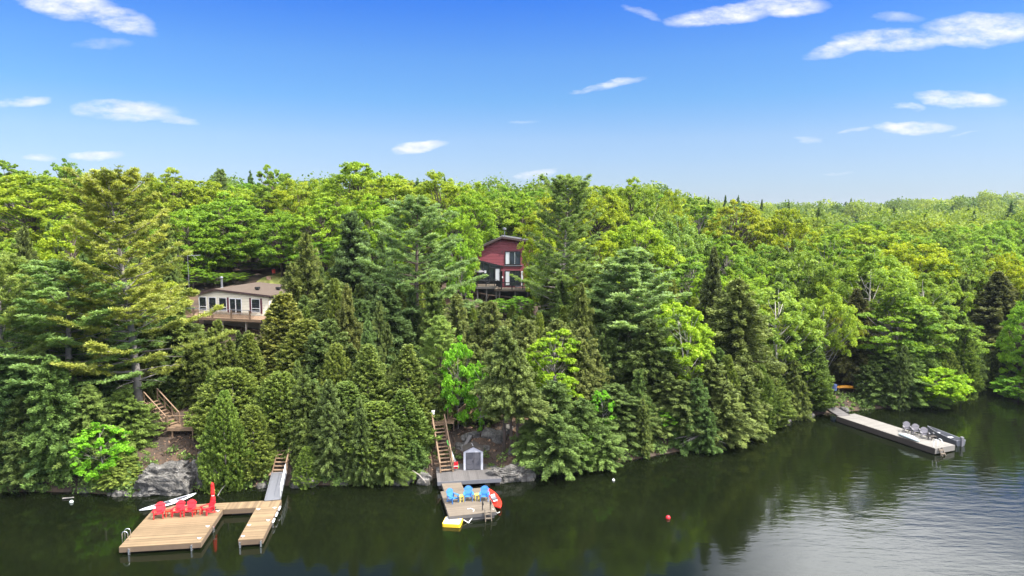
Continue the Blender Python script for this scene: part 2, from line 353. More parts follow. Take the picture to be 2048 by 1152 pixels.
hgt = t.m('ADD', t.m('MULTIPLY', r1.outputs[0], .6), t.m('ADD', t.m('MULTIPLY', r2.outputs[0], .8), t.m('MULTIPLY', r3.outputs[0], .07)))
b = t.new('ShaderNodeBump'); b.inputs['Distance'].default_value = .12; t.l.new(hgt, b.inputs['Height'])
t.l.new(t.m('ADD', .04, t.m('MULTIPLY', gm, .22)), b.inputs['Strength']); t.l.new(b.outputs[0], p.inputs['Normal']); M['water'] = m
wb = MB(); wb.add([(-1500, -900, 0), (1500, -900, 0), (1500, 120, 0), (-1500, 120, 0)], [(0, 1, 2, 3)])
tag(wb.build('lake_water', M['water']), 'dark green lake water reflecting the trees and sky', kind='structure')
# ------------------------------------------------------------------ trees
def unit(a): return a/np.maximum(np.linalg.norm(a, axis=-1, keepdims=True), 1e-9)
def rdir(r, n): return unit(r.normal(size=(n, 3)))
def diamonds(c, d, n, a, b):
    d = unit(d); w_ = unit(np.cross(n, d)); a = np.asarray(a).reshape(-1, 1); b = np.asarray(b).reshape(-1, 1)
    return np.stack([c-d*a, c+w_*b, c+d*a, c-w_*b], 1)
UP = np.array([0, 0, 1.])
def clump_leaves(r, c, rc, n, leaf, nsub=7, flat=.6, droop=0.):
    u = rdir(r, nsub); u[:, 2] = np.abs(u[:, 2])*1.1-.35
    sc = c+u*rc*.75*np.array([1, 1, flat]); k = r.integers(0, nsub, n)
    d = rdir(r, n); d[:, 2] = d[:, 2]*.8+.2; rad = r.random(n)**.4
    p = sc[k]+d*(rc*.48*rad)[:, None]*np.array([1, 1, flat])
    p[:, 2] -= droop*rc*r.random(n)*np.linalg.norm((p-c)[:, :2], axis=1)/rc
    nn = unit(d*.75+UP*.3+rdir(r, n)*.8); ll = unit(np.cross(nn, rdir(r, n)))
    s = leaf*r.uniform(.7, 1.25, n)
    sub_t = r.uniform(-.12, .12, nsub)
    return diamonds(p, ll, nn, s*.62, s*.42), sub_t[k]
def limb(mb, p, q, r0, r1, sag=.12, r=None):
    p = np.array(p); q = np.array(q); L = np.linalg.norm(q-p); mid = (p+q)/2+np.array([0, 0, -L*sag])
    j = (r.normal(size=3)*L*.05) if r is not None else 0
    mb.tube([p, p*.45+mid*.6-q*.05+j, mid*.4+q*.6, q], [r0, r0*.75+r1*.25, (r0+r1)/2*.7, r1], 5)
def broad(seed, H=16., W=9., nc=70, per=470, leaf=.27, base=.38, low=-.6, open_=0., droop=0., lean=0., clump=(.095, .165), flat=.62, lr=.0048):
    r = np.random.default_rng(seed); mb = MB(); Hc = H*(1-base); z0 = H-Hc*.52
    ph = r.uniform(0, 6.28, 4); top = np.array([lean*W*.2, 0, H*.82])
    pts = [(0, 0, -1.2), (.1, .05, H*.2), (lean*W*.08, 0, H*.45), tuple(top)]
    tf = .6 if lr < .004 else 1.; mb.tube(pts, [H*.017*tf, H*.014*tf, H*.010*tf, H*.003*tf], 8)
    Q = []; T = []
    for i in range(nc):
        u = rdir(r, 1)[0]; u[2] = r.uniform(low, 1); hz = math.sqrt(max(0, 1-u[2]*u[2])); a = math.atan2(u[1], u[0])
        env = 1+.16*math.sin(2*a+ph[0])+.14*math.sin(3*a+ph[1]+u[2]*2)+.08*math.sin(5*a+ph[2])
        rad = r.uniform(.45, 1)**.5
        if r.random() < .10: rad *= 1.12
        c = np.array([math.cos(a)*hz*W/2*rad*env+lean*W*.15*(u[2]+.5), math.sin(a)*hz*W/2*rad*env, z0+u[2]*Hc*.50*rad*(1+.10*math.sin(2*a+ph[3]))])
        rc = W*r.uniform(*clump)*(1-.25*max(0, u[2]))
        q, st = clump_leaves(r, c, rc, int(per*r.uniform(.7, 1.25)*(rc/(W*.5*(clump[0]+clump[1])))**1.3), leaf, flat=flat, droop=droop)
        Q.append(q); T.append(np.clip(.5+r.uniform(-.22, .22)+st+r.uniform(-.25, .25, len(q)), 0, 1))
        if r.random() < (.55+open_):
            zb = min(max(c[2]-H*.22*r.uniform(.7, 1.5), H*.22), H*.72)
            limb(mb, (lean*W*.1*zb/H, 0, zb), c, H*lr*r.uniform(.6, 1.3), .02, r=r)
    return np.concatenate(Q), np.concatenate(T), mb
def hemlock(seed, H=15., W=7., nb=430, dens=150, droop=.35, base=.05, elem=.115, power=.85, up=.15, bare=0., ragged=.3, width=.16):
    r = np.random.default_rng(seed); mb = MB(); mb.tube([(0, 0, -1.2), (.06, .04, H*.3), (-.04, .05, H*.7), (0, 0, H*.99)], [H*.013, H*.010, H*.006, .02], 8)
    Q = []; T = []; b0 = max(base, bare); ph = r.uniform(0, 6.28, 3)
    for i in range(nb):
        tt = (i+r.random())/nb; z = H*(b0+(1-b0)*tt)+r.uniform(-.25, .25)*(tt < .93); t = min(1, max(0, (z/H-b0)/(1-b0)))
        a = i*2.399+r.uniform(-.6, .6); env = 1+.20*math.sin(2*a+ph[0]+t*5)+.15*math.sin(t*19+ph[1]+a)+.08*math.sin(t*41+ph[2]-a*2)
        L = W/2*((1-t)**power)*(.62+.38*min(1, t*5+.3))*env*r.uniform(1-ragged, 1+ragged*.6)+.16
        bd = np.array([math.cos(a), math.sin(a), 0]); sd = np.array([-bd[1], bd[0], 0]); dr = droop*r.uniform(.5, 1.5)
        rise = up+.75*t*t+r.uniform(-.1, .15); n = int(dens*(L*.75+.25))+10
        k = 1-r.random(n)**1.35*.9; spray = L*width*(1.15-k)+.11
        s = r.uniform(-1, 1, n)*spray
        p = np.array([0, 0, z])+bd*(k*L)[:, None]+sd*s[:, None]
        p[:, 2] += rise*k*L-dr*L*k**2*.7-.8*np.abs(s)+r.normal(size=n)*.11+np.where(r.random(n) < .3, r.random(n)*.22, 0)
        d = bd*.9+sd*np.sign(s)[:, None]*.6+rdir(r, n)*.5; d[:, 2] += .25*t-.15
        nn = unit(UP*.55+bd*.5+rdir(r, n)*.95); e = elem*r.uniform(.6, 1.3, n)
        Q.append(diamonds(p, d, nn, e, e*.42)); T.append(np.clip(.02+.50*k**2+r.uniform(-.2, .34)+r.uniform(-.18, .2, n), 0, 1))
        if L > 1 and i % 7 == 0: limb(mb, (0, 0, z), (bd[0]*L*.7, bd[1]*L*.7, z+rise*L*.7-dr*L*.35), H*.0028, .012, -.03)
    if bare:
        for i in range(10):
            a = r.uniform(0, 6.28); z = H*bare*r.uniform(.45, 1); L = r.uniform(.4, 1.3)
            mb.tube([(0, 0, z), (math.cos(a)*L, math.sin(a)*L, z+r.uniform(-.2, .25))], [.03, .01], 4)
    return np.concatenate(Q), np.concatenate(T), mb
def cedar(seed, H=10., W=5.5, ncl=1900, per=72, elem=.115, power=.75, belly=.22):
    r = np.random.default_rng(seed); mb = MB(); mb.tube([(0, 0, -1.2), (.05, 0, H*.5), (0, 0, H*.97)], [H*.018, H*.010, .02], 7)
    ph = r.uniform(0, 6.28, 3); Q = []; T = []
    for i in range(ncl):
        t = r.random()**1.25*.97; a = r.uniform(0, 6.28)
        prof = ((1-t)**power)*(min(1, .55+t/belly*.45) if t < belly else 1)
        env = 1+.13*math.sin(2*a+ph[0]+t*3)+.10*math.sin(5*a+ph[1]+t*9)+.09*math.sin(t*23+ph[2]+a)
        rad = W/2*prof*env*r.uniform(.6, 1.05)+.05
        od = np.array([math.cos(a), math.sin(a), 0]); c = od*rad+UP*(t*H+H*.02)
        ax = unit(od*(.85-.5*t)+UP*r.uniform(.35, .95)); ln = (.62-.22*t)*r.uniform(.6, 1.35); wd = ln*.34
        n = int(per*ln*r.uniform(.8, 1.2)); k = r.random(n)**.8
        off = rdir(r, n); off -= (off@ax)[:, None]*ax; off = unit(off)
        ww = wd*(1-k)**.7*(.35+k*1.6)*r.random(n)**.4
        p = c+ax*((k-.35)*ln)[:, None]+off*ww[:, None]; p[:, 2] -= .15*ww
        d = ax*.9+off*.7+rdir(r, n)*.3; nn = unit(off*.7+od*.5+UP*.25+rdir(r, n)*.55); e = elem*r.uniform(.6, 1.25, n)
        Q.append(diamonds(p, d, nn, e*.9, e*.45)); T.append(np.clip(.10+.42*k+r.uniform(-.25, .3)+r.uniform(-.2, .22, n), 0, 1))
    return np.concatenate(Q), np.concatenate(T), mb
def pine(seed, H=20., W=10., whorl=.85, base=.16, tuft=58, needle=.20, prof=None, sparse=0., lean=0., asc=.16):
    r = np.random.default_rng(seed); mb = MB(); cx = lambda z: lean*(z/H)**1.5
    mb.tube([(cx(H*k), .12*math.sin(k*5), H*k if k else -1.5) for k in (0, .2, .4, .6, .8, 1)], [H*.0155, H*.0135, H*.011, H*.008, H*.0045, .02], 9)
    Q = []; T = []; z = H*base
    prof = prof or [(0, .45), (.18, .9), (.35, 1), (.6, .72), (.8, .46), (1, .10)]
    while z < H*.985:
        t = (z/H-base)/(1-base); mx = np.interp(t, *zip(*prof))*W/2; nbr = int(r.integers(4, 7)); a0 = r.uniform(0, 6.28)
        for j in range(nbr):
            if r.random() < sparse*(1-t): continue
            a = a0+2*PI*j/nbr+r.uniform(-.35, .35); L = mx*r.uniform(.55, 1.18)+.2
            if t < .2 and r.random() < .35:
                bd = np.array([math.cos(a), math.sin(a), 0]); mb.tube([(cx(z), 0, z), tuple(bd*L*.35+np.array([cx(z), 0, z+.1])), tuple(bd*L*.6+np.array([cx(z), 0, z-.1]))], [.045, .03, .01], 4); continue
            bd = np.array([math.cos(a), math.sin(a), 0]); sd = np.array([-bd[1], bd[0], 0]); rise = asc+.75*t**1.5+r.uniform(-.08, .12)
            P0 = np.array([cx(z), 0, z])
            curve = lambda k: P0+bd*L*k+UP*(rise*L*k-.22*L*k*(1-t)*.6+.16*L*k**3)
            mb.tube([curve(k) for k in (0, .35, .7, 1)], [H*.0042*(1-t*.7), H*.003*(1-t*.7), H*.0018, .01], 5)
            nt = int(6*L+4); kk = r.uniform(.28, 1.02, nt)**.8; side = r.uniform(-1, 1, nt)*(L*.33*(1.12-kk)+.12); bt = r.uniform(-.2, .2)
            for k, s_ in zip(kk, side):
                c = curve(k)+sd*s_+bd*abs(s_)*.35+UP*(abs(s_)*.12+r.normal()*.05)
                n = tuft; d = rdir(r, n); d[:, 2] = d[:, 2]*.55+.35; d = unit(d+bd*.55+sd*np.sign(s_)*.25)
                off = rdir(r, n)*np.array([.26, .26, .10])*r.random((n, 1))**.5; e = needle*r.uniform(.7, 1.2, n)
                Q.append(diamonds(c+off+d*(e*.6)[:, None], d, unit(UP+rdir(r, n)*.8), e*.62, e*.16))
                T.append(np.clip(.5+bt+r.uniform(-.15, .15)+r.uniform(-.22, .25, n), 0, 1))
        z += whorl*r.uniform(.75, 1.25)*(1-.35*t)
    return np.concatenate(Q), np.concatenate(T), mb
def multi(seed, leaders, kw):
    r = np.random.default_rng(seed); Q = []; T = []; mb = MB()
    for i, (ox, oy, h_, w_) in enumerate(leaders):
        q, t_, m_ = hemlock(seed+i, h_, w_, **kw); Q.append(q+np.array([ox, oy, 0])); T.append(np.clip(t_+r.uniform(-.08, .08), 0, 1))
        mb.add([(v[0]+ox, v[1]+oy, v[2]) for v in m_.v], m_.f)
    return np.concatenate(Q), np.concatenate(T), mb
PROTO = {}
def proto(key, data, leafm, barkm, H, W):
    q, t_, mb = data; me = quad_mesh(key+'_crown', q, t_, M[leafm])
    tm = bpy.data.meshes.new(key+'_trunk'); tm.from_pydata(mb.v, [], mb.f); tm.materials.append(M[barkm]); tm.polygons.foreach_set('use_smooth', [True]*len(mb.f))
    # measured size, so that a placed tree gets the height and width asked for
    z = q[:, :, 2]; xy = np.abs(q[:, :, 0]); PROTO[key] = (me, tm, float(np.percentile(z, 99.93)), 2*float(np.percentile(xy, 97)))
for i in range(5): proto('maple%d' % i, broad(10+i, 16, 9.5+i % 2, nc=240, per=215, leaf=.215, base=.12, low=-.9, clump=(.055, .115), flat=1.0), 'broad', 'bark', 16, 9.5)
proto('beech0', broad(31, 14, 9, nc=150, per=240, leaf=.22, base=.22, low=-.8, clump=(.06, .115), flat=.7), 'broad', 'bark_grey', 14, 9)
proto('beech1', broad(32, 14, 8, nc=140, per=240, leaf=.22, base=.18, low=-.85, clump=(.06, .12), flat=.7), 'broad', 'bark_grey', 14, 8)
proto('oak0', broad(35, 15, 10, nc=95, per=230, leaf=.22, base=.45, low=-.35, open_=.45, clump=(.05, .10), flat=.7), 'broad', 'bark', 15, 10)
proto('birch0', broad(41, 14, 6.5, nc=120, per=250, leaf=.17, base=.38, low=-.9, droop=.7, clump=(.06, .125), flat=1.1, lr=.0024, open_=-.25), 'birch', 'bark_white', 14, 6.5)
proto('birch1', broad(42, 14, 6, nc=90, per=260, leaf=.18, base=.30, low=-.9, droop=.5, lean=1.2, clump=(.07, .13), flat=.95, lr=.0030, open_=-.2), 'birch', 'bark_white', 14, 6)
proto('sapling0', broad(51, 7, 4.5, nc=110, per=130, leaf=.16, base=.02, low=-1, open_=-.3, clump=(.06, .12), flat=.95, lr=.003), 'broad', 'bark_grey', 7, 4.5)
proto('sapling1', broad(52, 7, 4, nc=80, per=130, leaf=.16, base=.08, low=-1, open_=-.2, clump=(.06, .12), flat=.85, lean=.8, lr=.003), 'broad', 'bark_white', 7, 4)
proto('shrub0', broad(55, 4.5, 6, nc=110, per=200, leaf=.17, base=.02, low=-.6, clump=(.07, .12), flat=.8), 'broad', 'bark_grey', 4.5, 6)
LEAD = {1: [(0, 0, 15, 6), (1.6, .9, 11.5, 4.6), (-1.5, 1.1, 9.5, 4.2), (.4, -1.8, 8, 4.2)], 3: [(0, 0, 14.6, 5), (-1.2, -.9, 13, 4.6), (1.7, .2, 10, 4.4), (-.3, 1.8, 7.5, 4.4)]}
for i in (1, 3): proto('hemlock%d' % i, multi(600+i*10, LEAD[i], dict(nb=190, droop=.5, ragged=.45, dens=120, power=.62)), 'hem', 'bark', 15, 7)
for i in (0, 2): proto('hemlock%d' % i, hemlock(60+i, 15, 7.0, nb=400+15*i, droop=.35+.12*i, ragged=.42, dens=128, power=(.62, .95, .75, .55)[i]), 'hem', 'bark', 15, 7)
proto('hemlockbare', hemlock(66, 15, 6.5, nb=300, bare=.42, droop=.4), 'hem', 'bark', 15, 6.5)
proto('hemlockopen', multi(670, [(0, 0, 14, 6.5), (2.2, -.6, 9, 5), (-2.1, -.5, 8, 5), (.3, -2.2, 6, 5), (0, 2.2, 8, 4.6)], dict(nb=170, droop=.55, ragged=.5, power=.55, dens=120)), 'hem', 'bark', 14, 8)
proto('spruce0', hemlock(70, 16, 6, nb=460, dens=130, droop=.15, ragged=.2, power=.9, up=.0, width=.14), 'hem', 'bark', 16, 6)
proto('cedar0', cedar(80, 10, 5.5), 'cedar', 'bark_grey', 10, 5.5)
proto('cedar1', cedar(81, 10, 4.6, power=.9), 'cedar', 'bark_grey', 10, 4.6)
proto('cedar2', cedar(82, 9, 6.4, ncl=2300, power=.6, belly=.35), 'cedar', 'bark_grey', 9, 6.4)
proto('pine0', pine(90, 21, 12.5, base=.18, prof=[(0, .7), (.12, 1), (.3, .95), (.42, .55), (.55, .62), (.72, .45), (.88, .42), (1, .12)], lean=-1.2), 'pine', 'bark_grey', 21, 12.5)
proto('pine1', pine(91, 17, 10, base=.10, prof=[(0, .8), (.3, 1), (.6, .85), (.85, .45), (1, .08)], tuft=52), 'pine', 'bark_grey', 17, 10)
proto('pine2', pine(92, 18, 10, base=.22, prof=[(0, .75), (.25, 1), (.55, .78), (.8, .45), (1, .05)], sparse=.45, asc=.10), 'pine', 'bark', 18, 10)
proto('pine3', pine(93, 14, 8, base=.06, prof=[(0, 1), (.3, .9), (.65, .55), (1, .05)], asc=.3), 'pine', 'bark', 14, 8)
proto('snag0', (lambda d: (d[0][:900], d[1][:900], d[2]))(broad(99, 10, 5, nc=40, per=60, base=.3, open_=.5)), 'hem', 'dead', 10, 5)

PLACED = []     # x, y, crown radius
rng = random.Random(7)
def place(key, x, y, H, Wd, col, name, label, cat, group=None, rz=None, z=None, parts=True):
    me, tm, ph, pw = PROTO[key]; z = gz(x, y) if z is None else z
    if key.startswith(('hemlock', 'cedar')) and 'bare' not in key: z -= .45; H += .45
    root = empty(name, (x, y, z), rng.uniform(0, 6.28) if rz is None else rz, label, cat, group)
    sx = Wd/pw; sz = H/ph; root.scale = (sx, sx, sz)
    c = bpy.data.objects.new('crown', me); c.color = (*col, 1); link(c, root)
    t_ = bpy.data.objects.new('trunk', tm); link(t_, root)
    PLACED.append((x, y, Wd/2)); return root
NAMES = dict(maple='maple_tree', beech='beech_tree', oak='oak_tree', birch='birch_tree', sapling='sapling', shrub='shrub', hemlock='hemlock_tree', spruce='spruce_tree', cedar='cedar_tree', pine='pine_tree', snag='dead_tree')
def kind_of(key):
    for k in NAMES:
        if key.startswith(k): return k
def T(key, px, ytop, dist, wpx, col, label, group=None, rz=None):
    p = at_d(px, ytop, dist); x, y = p.x, p.y; z0 = gz(x, y); k = kind_of(key)
    _, _, s = to_px(x, y, p.z)
    H = max(p.z-z0, 1.5)
    return place(key, x, y, H, wpx/s, col, NAMES[k], label, 'shrub' if k == 'shrub' else 'tree', group, rz, z0)
Wt = (1, 1, 1)
def c3(r_, g_, b_): return (r_, g_, b_)
YEL = c3(1.25, 1.12, .75); GRN = c3(.75, .95, .85); BRT = c3(1.05, 1.15, .8); PALE = c3(1.05, 1.05, 1.5); DRK = c3(.55, .7, .75); GOLD = c3(1.45, 1.02, .7)
BLU = c3(.8, 1.05, 1.3); OLV = c3(1.05, 1.0, .8); BRN = c3(.85, .72, .8)
#  kind, px x, px y of the top, distance, px width, colour, label
TREES = [
 ('pine0', 252, 338, 58, 285, c3(1.25, 1.15, .8), 'tallest white pine on the left, its grey trunk rising beside the brown stair landing', 0.4),
 ('pine1', 128, 520, 57, 300, c3(.85, 1.08, 1.05), 'broad blue-green pine with layered boughs left of the tallest pine', None),
 ('pine1', -10, 505, 55, 190, c3(1.05, 1.12, .9), 'light green pine cut by the left edge of the photo', 2.),
 ('pine2', 832, 392, 74, 185, c3(.85, 1.05, 1.25), 'open grey-green white pine standing alone between the white cottage and the red house', 1.1),
 ('pine0', 1122, 350, 79, 180, c3(.85, 1.0, .95), 'tall dark pine standing just right of the red house', 2.4),
 ('pine3', 1262, 497, 69, 210, c3(.95, 1.15, 1.35), 'pale blue-green pine with feathery upswept boughs right of the tall dark pine', None),
 ('pine3', 880, 632, 61, 95, c3(1.05, 1.2, .95), 'small bright green pine below the lone grey-green pine', None),
 ('hemlock0', 703, 425, 84, 120, DRK, 'dark narrow hemlock with blackish top left of the lone grey-green pine', None),
 ('hemlock1', 612, 470, 76, 112, OLV, 'olive hemlock rising behind the right end of the white cottage', None),
 ('hemlock2', 668, 560, 70, 140, c3(.95, 1, .85), 'mid green hemlock in front of the olive one behind the cottage', None),
 ('cedar1', 566, 588, 66, 165, c3(1.2, 1.05, 1), 'light olive conifer covering the right corner of the white cottage deck', None),
 ('cedar0', 612, 640, 62, 150, OLV, 'bushy olive cedar downhill from the right corner of the cottage deck', None),
 ('hemlock3', 437, 640, 66, 75, c3(1.15, 1.15, .8), 'small pointed hemlock directly under the white cottage deck', None),
 ('hemlock1', 398, 668, 62, 95, c3(1.1, 1.1, .8), 'leaning light green hemlock left below the cottage deck', None),
 ('cedar1', 497, 668, 61, 95, c3(1, 1, .8), 'narrow cedar below the post of the white cottage deck', None),
 ('cedar2', 462, 738, 56.5, 165, c3(1.05, 1.1, .85), 'wide yellow-green cedar on the bank right of the grey rock face', None),
 ('cedar2', 560, 745, 55.5, 150, c3(.95, 1.05, .8), 'rounded cedar on the shore just above the grey gangway', None),
 ('hemlock0', 248, 782, 54.5, 130, c3(1.05, 1.2, .85), 'yellow-green hemlock between the bright sapling and the stair landing', None),
 ('sapling0', 198, 845, 50.9, 105, c3(.85, 1.35, .7), 'vivid bright green leafy sapling hanging over the water at left', None),
 ('hemlockopen', 238, 905, 51.2, 100, c3(1.2, 1.25, .8), 'low yellow-green hemlock bough beside the grey rock face', None),
 ('hemlockopen', 92, 735, 53.5, 210, c3(.62, .9, .95), 'dark blue-green hemlock with boughs touching the water at far left', None),
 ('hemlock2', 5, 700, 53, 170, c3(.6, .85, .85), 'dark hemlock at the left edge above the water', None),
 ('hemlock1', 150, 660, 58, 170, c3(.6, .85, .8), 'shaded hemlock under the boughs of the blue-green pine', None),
 ('hemlock2', 340, 600, 66, 150, c3(1, 1.05, .8), 'mid green hemlock hugging the left end of the cottage deck', None),
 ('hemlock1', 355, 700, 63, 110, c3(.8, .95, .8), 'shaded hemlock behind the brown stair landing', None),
 ('hemlock3', 660, 640, 61, 150, c3(.85, .95, .85), 'dark hemlock up the bank midway between the gangway and the central stairs', None),
 ('hemlock0', 618, 760, 56.2, 130, c3(.75, .92, .8), 'deep green hemlock right beside the top of the grey gangway', None),
 ('cedar1', 735, 690, 58, 115, c3(1.05, 1.12, 1), 'pale spire-shaped cedar, left of the two light spires above the round waterside cedar', None),
 ('cedar1', 815, 690, 58.5, 110, c3(1.08, 1.12, 1.05), 'pale spire-shaped cedar, right of the two light spires above the round waterside cedar', None),
 ('cedar2', 752, 805, 54.2, 150, c3(1, 1.12, .8), 'round cedar bulging low over the water between the two main docks', None),
 ('cedar0', 690, 765, 56, 140, c3(.85, 1, .85), 'mid green cedar left of the round waterside cedar', None),
 ('cedar0', 808, 780, 54.9, 105, c3(.85, 1.02, .8), 'cedar crowding the left side of the central wooden stairs', None),
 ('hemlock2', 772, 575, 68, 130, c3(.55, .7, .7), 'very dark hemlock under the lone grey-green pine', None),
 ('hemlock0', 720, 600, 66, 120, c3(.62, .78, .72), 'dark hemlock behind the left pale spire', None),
 ('hemlock3', 912, 590, 66, 120, c3(1.05, 1, .95), 'grey-olive hemlock below the left end of the red house deck', None),
 ('hemlock1', 985, 605, 66, 120, c3(1.1, 1.02, .95), 'light olive hemlock below the middle of the red house deck', None),
 ('hemlock0', 1052, 640, 64, 120, c3(1.05, 1, .95), 'olive hemlock with pale tips right below the red house deck', None),
 ('hemlock2', 1115, 640, 65, 120, c3(1.0, .98, .92), 'olive hemlock under the tall dark pine', None),
 ('hemlock3', 1168, 655, 62, 120, c3(1.15, 1.05, 1.0), 'pale-tipped hemlock left of the shaded spruce slope', None),
 ('hemlock1', 950, 690, 60.5, 110, c3(.95, .95, .85), 'mid green hemlock above the slatted upper stair rail', None),
 ('sapling0', 915, 672, 58.5, 75, c3(.85, 1.35, .75), 'vivid green leafy tree above the central stairs', None),
 ('sapling1', 962, 725, 58.0, 48, c3(.75, 1.2, .75), 'small green leafy branch cluster above the slatted upper stair rail', None),
 ('hemlock0', 884, 798, 58.8, 62, c3(1.1, 1.1, .85), 'small pale hemlock beside the white box at the top of the central stairs', None),
 ('hemlockbare', 1009, 655, 55.3, 130, c3(.9, .95, .85), 'hemlock with a bare straight trunk, left of the three bare trunks behind the shed', None),
 ('hemlockbare', 1023, 690, 55.0, 110, c3(.85, .92, .85), 'slim hemlock with a bare trunk, middle of the three behind the shed', None),
 ('hemlockbare', 1036, 700, 54.8, 130, c3(.95, .98, .88), 'hemlock with a leaning bare trunk, right of the three behind the shed', None),
 ('hemlockopen', 1108, 765, 55.8, 190, c3(.78, .95, .8), 'wide dark hemlock with boughs over the water right of the shed', None),
 ('hemlockopen', 1165, 800, 56.0, 160, c3(.8, .98, .8), 'low hemlock reaching furthest over the black water right of the shed', None),
 ('sapling1', 1160, 868, 55.0, 60, c3(.75, 1.15, .65), 'yellow-green leafy sapling dipping to the water among dark hemlock boughs', None),
 ('sapling1', 1210, 782, 58.4, 52, c3(.8, 1.35, .85), 'small bright green sapling lit against dark hemlocks', None),
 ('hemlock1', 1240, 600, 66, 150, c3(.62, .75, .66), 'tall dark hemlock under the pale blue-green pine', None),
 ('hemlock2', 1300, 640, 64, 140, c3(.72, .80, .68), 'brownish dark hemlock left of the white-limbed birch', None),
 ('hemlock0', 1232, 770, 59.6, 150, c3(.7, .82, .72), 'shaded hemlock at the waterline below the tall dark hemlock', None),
 ('hemlock3', 1335, 745, 61.6, 150, c3(.85, .9, .8), 'mid green hemlock at the waterline below the white-limbed birch', None),
 ('sapling1', 1325, 820, 60.6, 55, c3(.85, 1.25, .95), 'pale green leafy sapling at the waterline under dark hemlocks', None),
 ('birch1', 1383, 597, 64, 115, c3(1.15, 1.35, .5), 'white-limbed birch with sparse vivid yellow-green leaves in the middle of the slope', 2.6),
 ('spruce0', 1428, 497, 72, 95, c3(.62, .62, .68), 'tall narrow dark spruce behind the white-limbed birch', None),
 ('hemlock2', 1475, 560, 68, 160, c3(.98, .97, .85), 'tall tan-tinged hemlock right of the narrow dark spruce', None),
 ('hemlock1', 1420, 720, 62.6, 160, c3(1.0, 1.0, .88), 'hemlock with pale layered boughs leaning over the water', None),
 ('hemlock3', 1480, 735, 65, 140, c3(1.0, 1.02, .85), 'tan-green hemlock at the bend of the shoreline', None),
 ('cedar0', 1535, 730, 68, 110, c3(.85, .95, .8), 'rounded green cedar on the shore left of the leaning birch', None),
 ('birch1', 1562, 570, 72, 135, c3(.95, 1.1, .85), 'birch with a pale leaning trunk left of the right-hand dock', 1.5),
 ('cedar0', 1617, 668, 72.5, 105, c3(.72, .88, .75), 'dark conical cedar just left of the yellow canoe', None),
 ('birch0', 1650, 570, 76, 105, c3(1.1, 1.2, .7), 'yellow-green birch above the dark conical cedar', None),
 ('spruce0', 1715, 580, 79, 110, c3(.8, .66, .75), 'brownish-grey spruce above the yellow canoe', None),
 ('birch0', 1745, 490, 84, 165, c3(.9, 1.05, .65), 'big feathery green birch, highest above the right-hand dock', None),
 ('beech0', 1800, 590, 78.5, 160, c3(.8, .95, .8), 'green leafy tree with flat layered branches by the cove', None),
 ('maple1', 1868, 610, 82, 150, c3(.85, .98, 1.1), 'pale-tipped maple at the head of the cove', None),
 ('hemlock0', 1778, 690, 75.5, 115, c3(.72, .88, .75), 'dark green hemlock on the bank behind the long grey dock', None),
 ('hemlock2', 1815, 700, 75.2, 110, c3(.75, .95, .7), 'hemlock beside the bright round shrub at the cove', None),
 ('shrub0', 1868, 735, 74.6, 115, c3(1.05, 1.25, .5), 'round bright yellow-green shrub at the tip of the cove', None),
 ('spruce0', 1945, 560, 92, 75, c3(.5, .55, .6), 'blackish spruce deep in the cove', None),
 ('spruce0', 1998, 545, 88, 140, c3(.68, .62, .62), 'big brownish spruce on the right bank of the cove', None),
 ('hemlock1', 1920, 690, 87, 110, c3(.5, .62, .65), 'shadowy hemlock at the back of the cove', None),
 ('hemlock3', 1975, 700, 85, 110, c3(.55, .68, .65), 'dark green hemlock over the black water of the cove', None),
 ('maple2', 2052, 600, 80, 90, c3(.85, 1.15, .7), 'bright green maple cut by the right edge of the photo', None),
 ('shrub0', 2040, 755, 77.5, 80, c3(.75, 1.1, .8), 'green shrub on the bank at the right edge', None),
 # broadleaf trees round and behind the houses
 ('maple0', 452, 385, 108, 175, c3(.85, 1.02, .8), 'big full green maple standing behind the white cottage', None),
 ('beech0', 385, 535, 97.5, 62, c3(.8, 1., .8), 'leafy bush behind the left corner of the cottage, by the chimney', None),
 ('beech1', 428, 545, 99, 66, c3(.7, .92, .8), 'dark leafy bush behind the cottage roof ridge', None),
 ('beech0', 466, 548, 101, 60, c3(.85, 1.02, .75), 'leafy bush behind the middle of the cottage roof', None),
 ('beech1', 505, 545, 112, 62, c3(.75, .95, .8), 'leafy bush at the back edge of the lawn behind the cottage', None),
 ('maple2', 575, 520, 116, 90, c3(.8, 1.0, .8), 'low maple closing off the far side of the lawn', None),
 ('hemlock2', 932, 600, 90, 62, c3(.8, .95, .8), 'slim hemlock below the left posts of the red house deck', None),
 ('hemlock0', 968, 604, 91, 60, c3(.95, 1., .85), 'slim hemlock below the middle posts of the red house deck', None),
 ('beech0', 1003, 598, 92, 62, c3(.75, 1.05, .85), 'green leafy bush under the corner where the two red house decks meet', None),
 ('beech1', 1040, 592, 92, 70, c3(.7, 1.02, .85), 'green leafy bush under the lower deck of the red house', None),
 ('maple1', 375, 425, 100, 130, c3(.9, 1.05, .75), 'bright green maple left behind the tv antenna', None),
 ('maple3', 60, 350, 100, 210, c3(1.1, 1.05, .7), 'large yellow-green maple near the top left of the forest', None),
 ('maple2', 138, 440, 84, 170, c3(1.2, 1.15, .55), 'sunlit lime maple left of the tallest pine', None),
 ('maple4', 30, 480, 80, 130, c3(.95, 1.02, .8), 'green maple at the left edge under the yellow-green canopy', None),
 ('beech1', 20, 322, 125, 110, c3(.8, .9, .9), 'dark airy treetop sticking into the sky at the far left', None),
 ('maple2', 125, 320, 128, 120, c3(.7, .85, .8), 'dark rounded treetop on the skyline between two small clouds', None),
 ('hemlock0', 47, 455, 78, 70, c3(.8, .8, .7), 'slim olive conifer in front of the lime maples at left', None),
 ('maple0', 345, 338, 128, 120, c3(1.15, 1.05, .75), 'yellow-green maple on the skyline right of the tallest pine', None),
